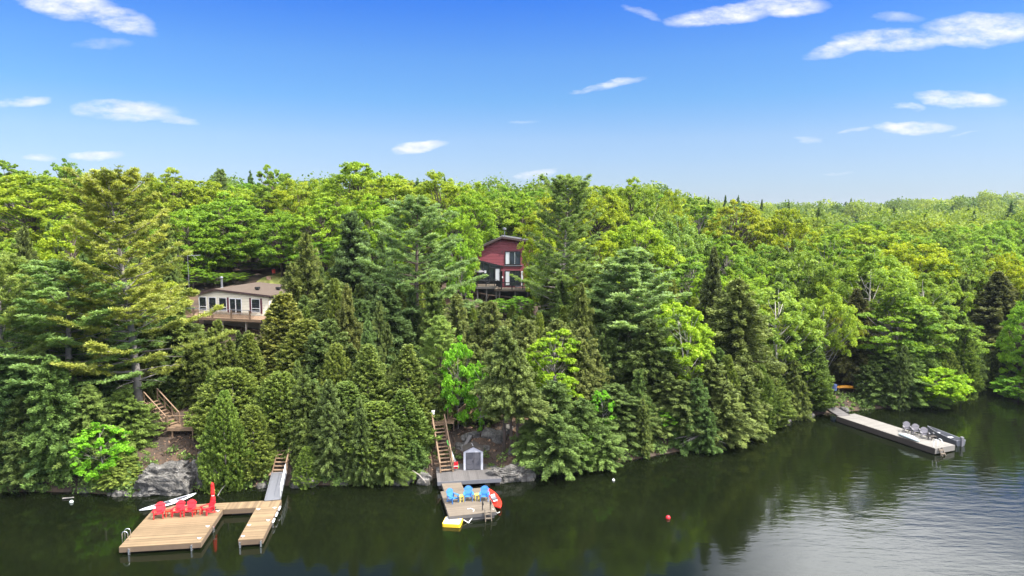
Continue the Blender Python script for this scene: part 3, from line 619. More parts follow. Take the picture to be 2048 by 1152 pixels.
 ('pine3', 440, 338, 150, 55, c3(.8, .9, .9), 'distant pine tip showing on the skyline above the cottage', None),
 ('maple3', 400, 362, 132, 130, YEL, 'yellowish maple on the skyline left of the distant pine tip', None),
 ('oak0', 543, 330, 128, 95, c3(.8, .9, .8), 'sparse open-branched tree with sky showing through its crown', None),
 ('maple4', 500, 372, 124, 120, c3(1.05, 1.05, .75), 'maple just below the sparse open-branched tree', None),
 ('maple1', 595, 358, 120, 130, YEL, 'yellow maple on the skyline right of the sparse tree', None),
 ('maple2', 560, 420, 104, 130, c3(.8, .98, .8), 'green maple to the right of the big one behind the cottage', None),
 ('maple0', 640, 395, 102, 120, BRT, 'bright maple behind the dark narrow hemlock', None),
 ('maple3', 715, 326, 118, 150, c3(1.0, 1.05, .7), 'highest broadleaf crown on the central skyline', None),
 ('maple4', 790, 350, 112, 140, c3(1.15, 1.08, .7), 'yellow-green crown right of the highest one', None),
 ('maple0', 745, 390, 96, 120, c3(1.05, 1.18, .7), 'bright lime maple just above the lone pine', None),
 ('maple1', 880, 345, 112, 150, c3(1.1, 1.05, .65), 'wide golden-green maple on the skyline above the lone pine', None),
 ('maple2', 940, 378, 108, 120, c3(.9, 1.05, .65), 'green maple on the falling skyline left of the red house', None),
 ('maple3', 910, 415, 97, 78, c3(1.0, 1.15, .7), 'lit maple right above the left roof edge of the red house', None),
 ('sapling0', 922, 468, 92, 58, c3(.95, 1.2, .9), 'bright maple branch overlapping the left corner of the red house', None),
 ('maple4', 998, 392, 124, 100, c3(.95, 1.0, .9), 'maple directly behind the red house roof', None),
 ('maple0', 1045, 385, 122, 90, c3(1.0, 1.1, .65), 'yellowish maple between the red house roof and the tall dark pine', None),
 ('maple1', 1084, 430, 95, 84, c3(1.2, 1.15, .6), 'sunlit maple overlapping the right corner of the red house', None),
 ('maple3', 1195, 372, 110, 120, c3(1.15, 1.05, .6), 'golden-green maple right of the tall dark pine top', None),
 ('maple2', 1190, 465, 88, 130, c3(1.3, 1.2, .6), 'brilliant lime maple right of the tall dark pine', None),
 ('maple0', 1262, 356, 116, 95, c3(1.0, 1.02, .7), 'tallest crown on the skyline right of the tall dark pine', None),
 ('maple4', 1275, 435, 92, 125, c3(1.15, 1.2, .75), 'pale lime maple above the pale blue-green pine', None),
 ('birch0', 1300, 400, 110, 90, c3(.85, .95, .8), 'greyish green birch near the skyline', None),
 ('maple1', 1340, 380, 120, 90, c3(1.15, 1.05, .6), 'yellow crown on the falling skyline at right of centre', None),
 ('birch0', 1365, 430, 98, 110, c3(.85, 1.02, 1.15), 'silvery green birch mid slope', None),
 ('beech0', 1395, 395, 128, 80, c3(.75, .88, .85), 'dark green rounded crown on the skyline', None),
 ('beech1', 1385, 510, 86, 130, c3(.82, 1.0, 1.05), 'pale grey-green leafy tree above the white-limbed birch', None),
 ('maple2', 1495, 545, 84, 140, c3(1.0, 1.12, .7), 'lime crown right behind the narrow dark spruce', None),
 ('oak0', 1474, 400, 118, 125, c3(1.2, 1.0, .55), 'golden spring oak with dark forked limbs', None),
 ('beech0', 1455, 470, 96, 100, c3(.9, 1.02, .95), 'green crown below the golden oak', None),
 ('maple0', 1535, 490, 92, 130, c3(.85, 1.02, 1.25), 'pale speckled maple right of the golden oak', None),
 ('maple3', 1570, 418, 118, 110, c3(1.15, 1.02, .5), 'yellow-ochre crown on the skyline right of the golden oak', None),
 ('birch0', 1600, 480, 90, 120, c3(.85, .98, .8), 'dense green birch left of the big feathery birch', None),
 ('beech1', 1660, 470, 94, 120, c3(.85, .98, .85), 'mid green crown above the yellow-green birch', None),
 ('maple4', 1845, 480, 98, 130, c3(1.35, 1.2, .45), 'bright yellow maple above the pale-tipped maple', None),
 ('maple1', 1930, 500, 95, 150, c3(.95, 1.02, 1.3), 'pale frosted maple above the cove', None),
 ('maple2', 2010, 500, 92, 110, c3(1.3, 1.12, .45), 'yellow maple near the right edge above the brownish spruce', None),
 ('birch0', 1850, 545, 88, 110, c3(.9, 1.02, .7), 'feathery green birch behind the pale-tipped maple', None),
 ('spruce0', 1417, 394, 190, 22, c3(.5, .62, .7), 'small dark spruce silhouette on the skyline, leftmost of three', None),
 ('spruce0', 1451, 392, 200, 26, c3(.55, .75, .75), 'small spruce silhouette on the skyline just left of the golden oak', None),
 ('spruce0', 1524, 400, 210, 20, c3(.5, .62, .7), 'small dark spruce silhouette on the skyline above the yellow-ochre crown', None),
 ('spruce0', 1578, 403, 210, 18, c3(.5, .62, .7), 'tiny spruce tip on the skyline, rightmost of the small silhouettes', None),
]
KEEP = []
for (k, px, yt, ds, wp, col, lab, rz) in TREES:
    f = .84 if k.startswith(('hemlock', 'cedar', 'spruce')) else 1
    o = T(k, px, yt, ds, wp*f, col, lab, None, rz)
    if ds < 85 and (k.startswith(('sapling', 'shrub', 'birch1', 'pine3')) or k in ('cedar1', 'spruce0')):
        yb = to_px(o.location.x, o.location.y, o.location.z)[1]; KEEP.append((px-wp*.32, yt+6, px+wp*.32, yt+(yb-yt)*.6, ds))

# things the trees must not stand in front of: px box and the distance of what it shows
KEEP += [(150, 850, 245, 1000, 50.8), (375, 500, 560, 655, 99), (525, 545, 595, 590, 112), (915, 462, 1062, 605, 114), (285, 850, 395, 1000, 60), (305, 790, 400, 870, 62), (848, 790, 1050, 1000, 63),
        (1655, 765, 1722, 830, 80), (540, 930, 590, 1000, 56), (765, 400, 900, 560, 75), (1040, 370, 1185, 540, 79), (1200, 510, 1320, 590, 69), (190, 360, 390, 640, 57), (1660, 420, 1830, 560, 80)]
def blocked(x, y, z0, z1, wd):
    a = to_px(x, y, z1); b = to_px(x, y, z0); hw = wd/2*a[2]*.8
    for (x0, y0, x1, y1, d) in KEEP:
        if y < d and a[0]+hw > x0 and a[0]-hw < x1 and a[1] < y1 and b[1] > y0: return True
    return False
def spaced(x, y, d):
    for (a, b, r_) in PLACED:
        if (a-x)**2+(b-y)**2 < d*d: return False
    return True
def scatter(n, y0, y1, s0, s1, gap, pick, tries=60000):
    k = 0
    xs = []
    for _ in range(tries//2000):
        yy = np.array([rng.uniform(y0, y1) for _ in range(2000)]); xx = np.array([rng.uniform(-.86, .86) for _ in range(2000)])*yy
        ss = shore_s(xx, yy); zz = ground_h(xx, yy)
        for x, y, s, z in zip(xx, yy, ss, zz):
            if k >= n: return k
            if s < s0 or s > s1 or not spaced(x, y, gap): continue
            key, H, Wd, col, lab, grp = pick(x, y, s)
            for q in (1, .72, .5, .34):
                if not blocked(x, y, z, z+H*q, Wd*(.3+.7*q)): break
            else: continue
            H *= q; Wd *= .3+.7*q
            kd = kind_of(key)
            if kd in ('hemlock', 'spruce', 'pine', 'cedar') and z > 9 and 360 < to_px(x, y, z+H)[0] < 600: continue
            place(key, float(x), float(y), H, Wd, col, NAMES[kd], lab, 'tree', grp, None, float(z)); k += 1
    return k
def jit(c, a=.14):
    k = rng.uniform(1-a, 1+a); return tuple(v*k*rng.uniform(1-a/2, 1+a/2) for v in c)
def pick_low(x, y, s):
    right = x > .28*y; q = rng.random()
    if q < (.62 if not right else .18):
        return rng.choice(['hemlock0', 'hemlock1', 'hemlock2', 'hemlock3']), rng.uniform(7, 12.5), rng.uniform(2.8, 4.4), jit(rng.choice([(.7, .85, .75), (.9, .98, .8), (1.05, 1.05, .85), (.8, .92, .85)])), 'dark green hemlock filling the lower slope between the named trees', 'hemlocks packed on the lower slope'
    if q < (.95 if not right else .32): return rng.choice(['cedar0', 'cedar1']), rng.uniform(6, 10.5), rng.uniform(2.4, 3.4), jit(rng.choice([(.9, 1.02, .8), (1.1, 1.15, .85)])), 'green cedar wedged among the hemlocks of the lower slope', 'cedars packed on the lower slope'
    return rng.choice(['birch0', 'beech1', 'beech0', 'birch0']), rng.uniform(8, 12), rng.uniform(4.5, 6), jit(rng.choice([(1.0, 1.12, .75), (1.15, 1.15, .7)])), 'leafy light green tree among the conifers of the lower slope', 'leafy trees among the lower slope conifers'
def pick_high(x, y, s):
    q = rng.random(); right = x > .28*y
    if q < .72:
        col = rng.choice([(1.1, 1.05, .65), (.85, 1.0, .8), (.95, 1.08, .75), (1.15, 1.1, .6), (.9, 1.0, 1.15), (.72, .9, .75), (.82, 1.0, .85)])
        return rng.choice(['maple%d' % i for i in range(5)]), rng.uniform(12, 15.5), rng.uniform(8, 11), jit(col), 'rounded maple crown in the closed canopy behind the houses', 'maples of the upper canopy'
    if q < .9: return rng.choice(['beech0', 'beech1', 'birch0']), rng.uniform(12, 15), rng.uniform(7, 9.5), jit((.85, 1.0, .85)), 'finely leafed green crown in the closed canopy behind the houses', 'fine leafed trees of the upper canopy'
    if q < .95: return 'oak0', rng.uniform(12, 15), 9., jit((1.1, 1.0, .6)), 'golden budding crown in the closed upper canopy', 'golden crowns of the upper canopy'
    return rng.choice(['hemlock0', 'spruce0', 'pine3']), rng.uniform(12, 16), rng.uniform(4.5, 6.5), jit((.65, .78, .75)), 'dark conifer among the maples of the upper canopy', 'conifers of the upper canopy'
def pick_shore(x, y, s):
    q = rng.random()
    if q < .6: return rng.choice(['hemlockopen', 'hemlock1', 'hemlock3', 'hemlock2']), rng.uniform(6, 10), rng.uniform(3., 4.2), jit(rng.choice([(.72, .88, .75), (.9, 1.0, .8)])), 'slender hemlock at the waterline', 'hemlocks along the waterline'
    return rng.choice(['cedar0', 'cedar2']), rng.uniform(5, 9), rng.uniform(2.8, 3.8), jit((.88, 1.02, .75)), 'slim cedar at the waterline', 'cedars along the waterline'
NSHORE = scatter(80, 48, 90, .1, 2.6, 2.0, pick_shore)
NLOW = scatter(300, 52, 125, 2., 46, 2.25, pick_low)
def pick_under(x, y, s):
    return rng.choice(['maple1', 'beech0', 'beech1', 'maple3']), rng.uniform(4.5, 8), rng.uniform(4.5, 6.5), jit(rng.choice([(.8, 1.0, .8), (1.0, 1.1, .75)])), 'young leafy tree filling the understory beneath the maples', 'understory trees beneath the maples'
NUND = scatter(90, 92, 128, 38, 90, 3.2, pick_under)
NHIGH = scatter(260, 80, 175, 30, 150, 6.6, pick_high)
print('fill trees', NSHORE, NUND, NLOW, NHIGH)
# far-off wood as one mass
def far_wood():
    r = np.random.default_rng(5); Q = []; Tn = []; n = 1700
    y = 150*np.exp(r.random(n)*math.log(1500/150.)); x = r.uniform(-.85, .95, n)*y; x = np.where(r.random(n) < .35, r.uniform(.15, .95, n)*y, x)
    s = shore_s(x, y); z = ground_h(x, y)
    for i in range(n):
        if s[i] < 100: continue
        d = y[i]; big = 1+max(0, d-300)/900; Wd = r.uniform(8, 14)*big; H = r.uniform(10.5, 17)*(1+(big-1)*.4); nl = int(np.interp(d, [150, 300, 900], [1100, 520, 220])); leaf = np.interp(d, [150, 300, 900], [.5, .8, 1.9])
        if r.random() < .08: Wd *= .45; H *= 1.12; con = True
        else: con = False
        u = rdir(r, nl); u[:, 2] = r.uniform(-.35, 1, nl); hz = np.sqrt(np.maximum(0, 1-u[:, 2]**2)); a = np.arctan2(u[:, 1], u[:, 0])
        k = 1+.22*np.sin(3*a+i)*np.sin(4*u[:, 2]+i)+.12*np.sin(7*a+2*i+5*u[:, 2])
        if con: hz = hz*(1-np.maximum(u[:, 2], 0))*1.3
        rr = k*r.uniform(.78, 1.03, nl)
        p = np.stack([np.cos(a)*hz*Wd/2*rr+x[i], np.sin(a)*hz*Wd/2*rr+y[i], z[i]+H*.62+u[:, 2]*H*.38*rr], -1)
        nn = unit(u*.7+rdir(r, nl)*.7); e = leaf*r.uniform(.7, 1.3, nl); Q.append(diamonds(p, np.cross(nn, rdir(r, nl)), nn, e*.6, e*.45))
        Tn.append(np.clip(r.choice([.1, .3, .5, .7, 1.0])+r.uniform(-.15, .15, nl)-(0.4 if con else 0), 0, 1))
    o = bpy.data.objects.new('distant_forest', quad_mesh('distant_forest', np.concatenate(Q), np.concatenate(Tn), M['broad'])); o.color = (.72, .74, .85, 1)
    tag(link(o), 'far wooded ridge reading as one green mass on the horizon', 'forest', kind='stuff')
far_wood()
# ------------------------------------------------------------------ docks
def boards_x(x0, x1, y0, y1, z0, z1, wdt, seed=0, gap=.008):      # boards running along x, laid side by side in y
    r = random.Random(seed); mb = MB(); n = max(1, round((y1-y0)/wdt)); st = (y1-y0)/n
    for i in range(n): mb.box(x0, x1, y0+i*st, y0+(i+1)*st-gap, z0, z1-r.uniform(0, .003), r.random())
    return mb
def boards_y(x0, x1, y0, y1, z0, z1, wdt, seed=0, gap=.008):
    r = random.Random(seed); mb = MB(); n = max(1, round((x1-x0)/wdt)); st = (x1-x0)/n
    for i in range(n): mb.box(x0+i*st, x0+(i+1)*st-gap, y0, y1, z0, z1-r.uniform(0, .003), r.random())
    return mb
# --- left dock: square platform, rear strip, finger
A1 = math.atan2(.65, 4.78)
D1 = empty('floating_dock', (-24.46, 40.56, 0), A1, 'new tan u-shaped floating dock with a square platform and a finger', 'dock')
TOP = .52
boards_x(0, 4.85, 0, 6.05, TOP-.04, TOP, .14, 1).build('platform_deck', M['wood_new'], D1)
boards_y(4.86, 8.60, 4.90, 6.05, TOP-.04, TOP, .14, 2).build('rear_strip_deck', M['wood_new'], D1)
boards_x(7.10, 8.62, 0, 4.88, TOP-.04, TOP, .14, 3).build('finger_deck', M['wood_new'], D1)
fb = MB(); zb, zt = .16, TOP-.042
for (x0, x1, y0, y1) in [(0, 4.85, -.004, .05), (0, 4.85, 6.0, 6.054), (-.004, .05, .05, 6.0), (4.80, 4.854, .05, 4.9), (4.87, 8.6, 4.885, 4.94), (4.87, 8.6, 6.0, 6.054), (7.096, 7.15, .05, 4.87), (8.57, 8.624, .05, 6.0), (7.1, 8.6, -.004, .05)]:
    fb.box(x0, x1, y0, y1, zb, zt)
fb.build('fascia', M['fascia'], D1)
fl = MB()
for (x0, x1, y0, y1) in [(.3, 4.5, .3, 1.1), (.3, 4.5, 2.4, 3.2), (.3, 4.5, 4.9, 5.7), (7.3, 8.4, .3, 1.0), (7.3, 8.4, 3.0, 3.8), (5.4, 8.3, 5.1, 5.85)]: fl.box(x0, x1, y0, y1, -.15, .3)
fl.build('pontoon', M['black'], D1)
for (x, y) in [(.6, -.07), (4.3, -.07), (7.22, -.07), (8.5, -.07), (4.93, 2.4), (8.69, 2.6)]:
    MB().box(x-.05, x+.05, y-.055, y+.06, .02, .40).build('pile_bracket', M['chrome'], D1)
for (x, y) in [(4.6, .5), (4.62, 2.2), (4.6, 4.6), (7.3, .4), (7.3, 2.0), (8.4, 2.6), (8.42, 4.6), (7.34, 4.5)]:
    c = MB(); c.box(x-.05, x+.05, y-.03, y+.03, TOP, TOP+.04); c.tube([(x-.12, y, TOP+.06), (x+.12, y, TOP+.06)], .022, 6); c.build('cleat', M['white'], D1)
for y in (2.9, 3.9, 4.9):
    MB().tube([(8.68, y-.28, .36), (8.68, y+.28, .36)], .07, 10).build('bumper', M['white'], D1, smooth=True)
for y in (.85, 1.25):
    arc = [(.20, y, TOP-.02), (.20, y, TOP+.45)]+[(.20-.17+.17*math.cos(t), y, TOP+.45+.17*math.sin(t)) for t in (.5, 1.0, 1.57, 2.1, 2.64)]+[(-.14, y, TOP+.45), (-.14, y, -.3)]
    MB().tube(arc, .022, 8).build('ladder_rail', M['chrome'], D1, smooth=True)
for z in (.1, -.15): MB().box(-.19, -.10, .85, 1.25, z, z+.03).build('ladder_rung', M['chrome'], D1)
def adirondack(mat, label, group, loc, rz, s=1.):
    rt = empty('adirondack_chair', loc, rz, label, 'chair', group); rt.scale = (s, s, s)
    m = M[mat]; sb = MB()                     # the chair faces local -y
    for i in range(6):
        y = -.24+i*.085; z = .37-i*.022; sb.beam((-.26, y, z), (.26, y, z), .075, .022)
    sb.build('seat', m, rt)
    bk = MB(); n = 7
    for i in range(n):
        k = (i-(n-1)/2)/((n-1)/2); top = .78-.16*k*k; x0 = k*.20; x1 = k*.30
        p0 = Vector((x0, .20, .25)); p1 = Vector((x1, .20+.40*top, .25+top*.95)); w0, w1 = .034, .048
        vs = []
        for (p, ww) in ((p0, w0), (p1-(p1-p0)*.06, w1), (p1, w1*.5)):
            for dy in (-.011, .011): vs += [p+Vector((-ww, dy, 0)), p+Vector((ww, dy, 0))]
        f = []
        for j in (0, 4): f += [(j, j+1, j+5, j+4), (j+3, j+2, j+6, j+7), (j+2, j, j+4, j+6), (j+1, j+3, j+7, j+5)]
        f += [(0, 2, 3, 1), (8, 9, 11, 10)]; bk.add(vs, f)
    bk.beam((-.26, .245, .40), (.26, .245, .40), .03, .07); bk.beam((-.30, .40, .74), (.30, .40, .74), .03, .06); bk.build('backrest', m, rt)
    for sx in (-1, 1):
        a = MB(); a.prism_z([(sx*.24, -.36), (sx*.42, -.36), (sx*.42, -.05), (sx*.36, .34), (sx*.28, .34), (sx*.26, -.05)][::sx], .545, .57); a.build('armrest', m, rt)
        MB().box(sx*.30-.02, sx*.30+.02, -.33, -.23, 0, .545).build('leg', m, rt)
        lg = MB(); lg.add([(sx*.275-.013, -.30, .27), (sx*.275-.013, -.30, .38), (sx*.275-.013, .55, 0), (sx*.275-.013, .42, 0), (sx*.275+.013, -.30, .27), (sx*.275+.013, -.30, .38), (sx*.275+.013, .55, 0), (sx*.275+.013, .42, 0)],
                          [(0, 1, 2, 3), (7, 6, 5, 4), (0, 4, 5, 1), (1, 5, 6, 2), (2, 6, 7, 3), (3, 7, 4, 0)]); lg.build('leg', m, rt)
        MB().beam((sx*.33, .30, .06), (sx*.33, .30, .545), .03, .06).build('rear_support', m, rt)
    return rt
def side_table(mat, label, group, loc, rz, h=.45, w=.42, s=1.):
    rt = empty('side_table', loc, rz, label, 'table', group); rt.scale = (s, s, s); tb = MB()
    for i in range(5): tb.box(-w/2+i*w/5, -w/2+(i+1)*w/5-.012, -w/2, w/2, h-.03, h)
    tb.box(-w/2+.02, w/2-.02, -w/2+.03, -w/2+.06, h-.09, h-.032); tb.box(-w/2+.02, w/2-.02, w/2-.06, w/2-.03, h-.09, h-.032); tb.build('table_top', M[mat], rt)
    for sx in (-1, 1):
        for sy in (-1, 1): MB().box(sx*(w/2-.05)-.022, sx*(w/2-.05)+.022, sy*(w/2-.05)-.022, sy*(w/2-.05)+.022, 0, h-.032).build('leg', M[mat], rt)
    return rt
def on(px, py, z): p = at_z(px, py, z); return (p.x, p.y, z)
G = 'red adirondack chairs in a row on the left dock'
adirondack('red', 'red adirondack chair at the left end of the row, next to the pale board', G, on(319, 1035, TOP), A1+.10, .95)
adirondack('red', 'red adirondack chair between the two red tables, left one of the middle pair', G, on(357, 1031, TOP), A1-.15, .95)
adirondack('red', 'red adirondack chair between the two red tables, right one of the middle pair', G, on(380, 1030, TOP), A1-.10, .95)
adirondack('red', 'red adirondack chair turned sideways beside the closed red parasol', G, on(416, 1027, TOP), A1-.75, .95)
side_table('orange_red', 'small red side table left of the middle pair of red chairs', 'red side tables on the left dock', on(339, 1032, TOP), A1)
side_table('orange_red', 'small red side table right of the middle pair of red chairs', 'red side tables on the left dock', on(397, 1028, TOP), A1)
ub = empty('parasol', on(427, 1020, TOP), 0, 'closed red parasol tied with a white strap on a black cross base', 'parasol'); ub.scale = (.88, .88, .88)
MB().tube([(0, 0, .05), (0, 0, 2.25)], .028, 8).build('pole', M['black'], ub)
cr = MB(); cr.lathe([(.05, .82), (.17, .80), (.15, 1.0), (.10, 1.22), (.14, 1.28), (.135, 1.5), (.11, 1.85), (.10, 2.02), (.12, 2.05), (.075, 2.18), (.03, 2.28)], 18, rfun=lambda j, z: 1+.22*math.cos(j*2*PI/18*6+z*2))
cr.build('canopy', M['red_fabric'], ub, smooth=True)
MB().lathe([(.12, 1.19), (.125, 1.22), (.12, 1.25)], 14).build('strap', M['white'], ub)
bs = MB(); bs.box(-.42, .42, -.05, .05, 0, .06); bs.box(-.05, .05, -.42, .42, .062, .10); bs.lathe([(.07, .1), (.06, .3), (.04, .34)], 10); bs.build('base', M['black'], ub)
# board / small hull lying across the rear corner
def hull(name, L, W_, H, mat, parent, flip=False, n=14, tip=.15, tint=.5, rocker=.10):
    mb = MB(); secs = []
    for i in range(n+1):
        t = i/n*2-1; wv = W_/2*(1-abs(t)**2.4)**.75+.012; ro = rocker*t*t
        pr = [(-1, 0), (-.92, -.38), (-.6, -.8), (0, -1), (.6, -.8), (.92, -.38), (1, 0), (.72, .16), (0, .24), (-.72, .16)]
        secs.append([(t*L/2, a*wv, (b*H*(1-.55*t*t) if b < 0 else b*H*.6)+ro) for a, b in pr])
    vs = [p if not flip else (p[0], p[1], -p[2]) for s_ in secs for p in s_]; k = 10
    fs = [(i*k+j, i*k+(j+1) % k, (i+1)*k+(j+1) % k, (i+1)*k+j) for i in range(n) for j in range(k)]+[tuple(range(k))[::-1], tuple(n*k+j for j in range(k))]
    return mb.add(vs, fs, tint).build(name, mat, parent, smooth=True)
M['board'] = material('pale_board', (.60, .60, .66), .35, .06, 3); M['board_dark'] = material('black_board_graphic', (.06, .06, .07), .5, .1, 3)
sb_ = empty('paddle_board', (-24.45, 46.75, .72), math.atan2(2.6, 2.3), 'long white board with black deck pads beside the red chairs', 'board')
hull('hull', 3.9, .78, .13, M['board'], sb_)
MB().box(-.95, .1, -.22, .22, .03, .045).build('deck_pad', M['board_dark'], sb_); MB().box(.55, 1.35, -.16, .16, .045, .062).build('deck_pad', M['board_dark'], sb_)
st = MB(); st.tube([(-1.2, .5, -.2), (.9, .62, -.18)], .05, 6); st.build('side_float', M['board_dark'], sb_)
pl = MB(); pl.tube([(-22.35, 49.6, -.2), (-22.1, 49.9, .3), (-21.6, 50.5, 1.0)], [.035, .03, .015], 6); tag(pl.build('driftwood_stick', M['dead']), 'thin bare stick poking out of the water behind the long white board', 'stick')
# gangway and steps
gp_ = [Vector(on(545, 1000, TOP+.06)), Vector((-18.25, 51.75, 1.05))]
gv = gp_[1]-gp_[0]; GL = gv.length
gw = empty('gangway', gp_[0], math.atan2(gv.y, gv.x), 'grey metal gangway with white railing from the left dock to the shore', 'gangway'); gw.rotation_euler = (0, -math.asin(gv.z/GL), math.atan2(gv.y, gv.x))
gm_ = MB()
for i in range(30): gm_.box(i*GL/30, (i+1)*GL/30-.012, -.5, .5, -.03, 0, random.Random(i).random())
gm_.build('walkway_deck', M['metal_grey'], gw)
fr_ = MB(); fr_.box(0, GL, -.56, -.505, -.12, .05); fr_.box(0, GL, .505, .56, -.12, .05); fr_.build('side_beam', M['metal_grey'], gw)
rl = MB()
for x in (.35, 1.2, 2.1, 3.0, 3.9):
    if x < GL: rl.tube([(x, -.54, .05), (x, -.54, .85)], .02, 6)
rl.tube([(.35, -.54, .85), (min(3.9, GL-.1), -.54, .85)], .024, 6); rl.tube([(.35, -.54, .45), (min(3.9, GL-.1), -.54, .45)], .016, 6); rl.build('railing', M['white'], gw)
def stairs(name, p0, p1, width, n, mat, label, cat='stairs', rail=(1, 1), railh=.95, slats=False, tread=.26, railmat=None):
    p0 = Vector(p0); p1 = Vector(p1); d = p1-p0; L = math.hypot(d.x, d.y); rt = empty(name, p0, math.atan2(d.y, d.x), label, cat); h = d.z; railmat = railmat or mat
    for i in range(n):
        x = L*(i+.5)/n; z = h*(i+.7)/n; MB().box(x-tread/2, x+tread/2, -width/2+.045, width/2-.045, z-.035, z, random.Random(i).random()).build('tread', M[mat], rt)
    for s_ in (-1, 1):
        MB().beam((-.05, s_*width/2, -.05), (L, s_*width/2, h-.05), .045, .24).build('stringer', M[mat], rt)
        if rail[0 if s_ < 0 else 1]:
            rb = MB(); k = max(2, int(L/1.3)+1)
            for i in range(k+1):
                x = L*i/k; rb.box(x-.04, x+.04, s_*(width/2+.045)-.04, s_*(width/2+.045)+.04, h*x/L-.1, h*x/L+railh)
            rb.beam((0, s_*(width/2+.045), railh), (L, s_*(width/2+.045), h+railh), .10, .05); rb.beam((0, s_*(width/2+.045), railh*.5), (L, s_*(width/2+.045), h+railh*.5), .03, .08)
            if slats:
                q = int(L/.13)
                for i in range(q): x = L*(i+.5)/q; rb.box(x-.02, x+.02, s_*(width/2+.10)-.012, s_*(width/2+.10)+.012, h*x/L+.02, h*x/L+railh-.03, random.Random(i*3).random())
            rb.build('railing', M[railmat], rt)
    return rt
stairs('shore_steps', (-18.3, 51.85, 1.0), (-18.35, 53.5, 2.3), 1.05, 6, 'wood_brown', 'short brown wooden steps at the top of the grey gangway', rail=(1, 0), railh=.8)
lp = MB(); lp.box(-18.95, -17.7, 51.3, 51.95, .92, 1.0); tag(lp.build('landing', M['wood_brown']), 'small wooden landing where the grey gangway meets the bank', 'landing')
# stair and landing above the grey rock
LZ = 3.45; lpt = at_z(352, 855, LZ)
ld = empty('stair_landing', (lpt.x, lpt.y, LZ), 0, 'brown wooden landing with a thin railing high above the grey rock face', 'deck')
boards_x(-.7, 3.2, -.1, 1.25, -.04, 0, .14, 8).build('deck', M['wood_brown'], ld)
bb = MB(); bb.box(-.7, 3.2, -.15, -.104, -.26, -.01); bb.box(-.7, 3.2, 1.254, 1.30, -.22, -.042); bb.build('rim_beam', M['wood_brown'], ld)
for x in (-.3, 1.4, 2.9): MB().box(x-.05, x+.05, -.09, .01, -1.9, -.262).build('post', M['wood_brown'], ld)
rr = MB()
for x in (-.65, .55, 1.75, 3.1): rr.box(x-.045, x+.045, -.10, -.01, 0, 1.0)
rr.beam((-.7, -.055, 1.02), (3.15, -.055, 1.02), .12, .04); rr.build('railing', M['wood_brown'], ld)
stairs('hill_stairs', (lpt.x-.55, lpt.y+.6, LZ), (lpt.x-3.0, lpt.y+1.9, LZ+1.75), 1.15, 8, 'wood_brown', 'brown open stairs with thin handrails climbing left from the landing above the rock', rail=(1, 1))
cb = MB(); cb.lathe([(.22, -.4), (.18, 0), (.16, .35)], 8); tag(cb.build('footing', M['concrete'], None, loc=(lpt.x-.3, lpt.y-.05, LZ-2.1)), 'round concrete footing under the brown stair landing', 'footing')

# --- central dock
A2 = R(13.5); D2 = empty('wooden_dock', (-4.33, 44.99, 0), A2, 'weathered wooden dock with a square platform and short walkway to the shed deck', 'dock')
boards_x(0, 3.35, 0, 4.4, .46, .50, .14, 11).build('platform_deck', M['wood_old'], D2)
boards_x(.28, 1.78, 4.41, 6.0, .47, .51, .14, 12).build('walkway_deck', M['wood_old'], D2)
fb = MB()
for (x0, x1, y0, y1, z0, z1) in [(0, 3.35, -.004, .05, .24, .455), (.1, 3.2, .06, .12, .02, .2), (-.004, .05, .05, 4.4, .24, .455), (3.30, 3.354, .05, 4.4, .24, .455), (0, .27, 4.36, 4.404, .24, .455), (1.8, 3.35, 4.36, 4.404, .24, .455), (.276, .33, 4.41, 6, .2, .465), (1.74, 1.784, 4.41, 6, .2, .465)]: fb.box(x0, x1, y0, y1, z0, z1)
fb.build('fascia', M['wood_grey'], D2)
MB().box(.2, 3.15, .3, 4.2, -.3, .3).build('float_crib', M['wood_dark'], D2)
for x in (2.42, 2.98):
    MB().tube([(x, .42, .5), (x, .40, 1.05), (x, .34, 1.2), (x, .22, 1.26), (x, .12, 1.15), (x, .10, 1.0)], .035, 7).build('hoop_post', M['black'], D2)
ldr = MB()
for x in (2.50, 2.92): ldr.beam((x, -.05, .72), (x, -.50, -.55), .05, .10)
ldr.build('ladder_rail', M['wood_old'], D2)
for i in range(4): MB().box(2.53, 2.89, -.22-i*.10, -.06-i*.10, .42-i*.26, .46-i*.26).build('ladder_rung', M['wood_old'], D2)
for y in (1.2, 2.3, 3.5): MB().box(-.06, 0, y-.09, y+.09, .40, .52).build('cleat', M['black'], D2)
# shed deck
D3 = empty('shed_deck', (-5.75, 50.75, 0), R(8.5), 'dark grey weathered deck carrying the shed and the foot of the stairs', 'deck')
boards_y(0, 4.95, 0, 3.7, .60, .64, .14, 13).build('deck', M['wood_grey'], D3)
MB().box(0, 4.95, -.05, -.003, .34, .635).build('fascia', M['fascia'] if 0 else M['metal_grey'], D3)
MB().box(4.953, 5.0, 0, 3.7, .34, .60).build('fascia', M['wood_grey'], D3)
for (x, y) in [(.3, .3), (2.4, .3), (3.9, .3), (4.7, .4), (4.7, 2.4)]: MB().box(x-.18, x+.18, y-.18, y+.18, -1.5, .598).build('crib_post', M['wood_dark'], D3)
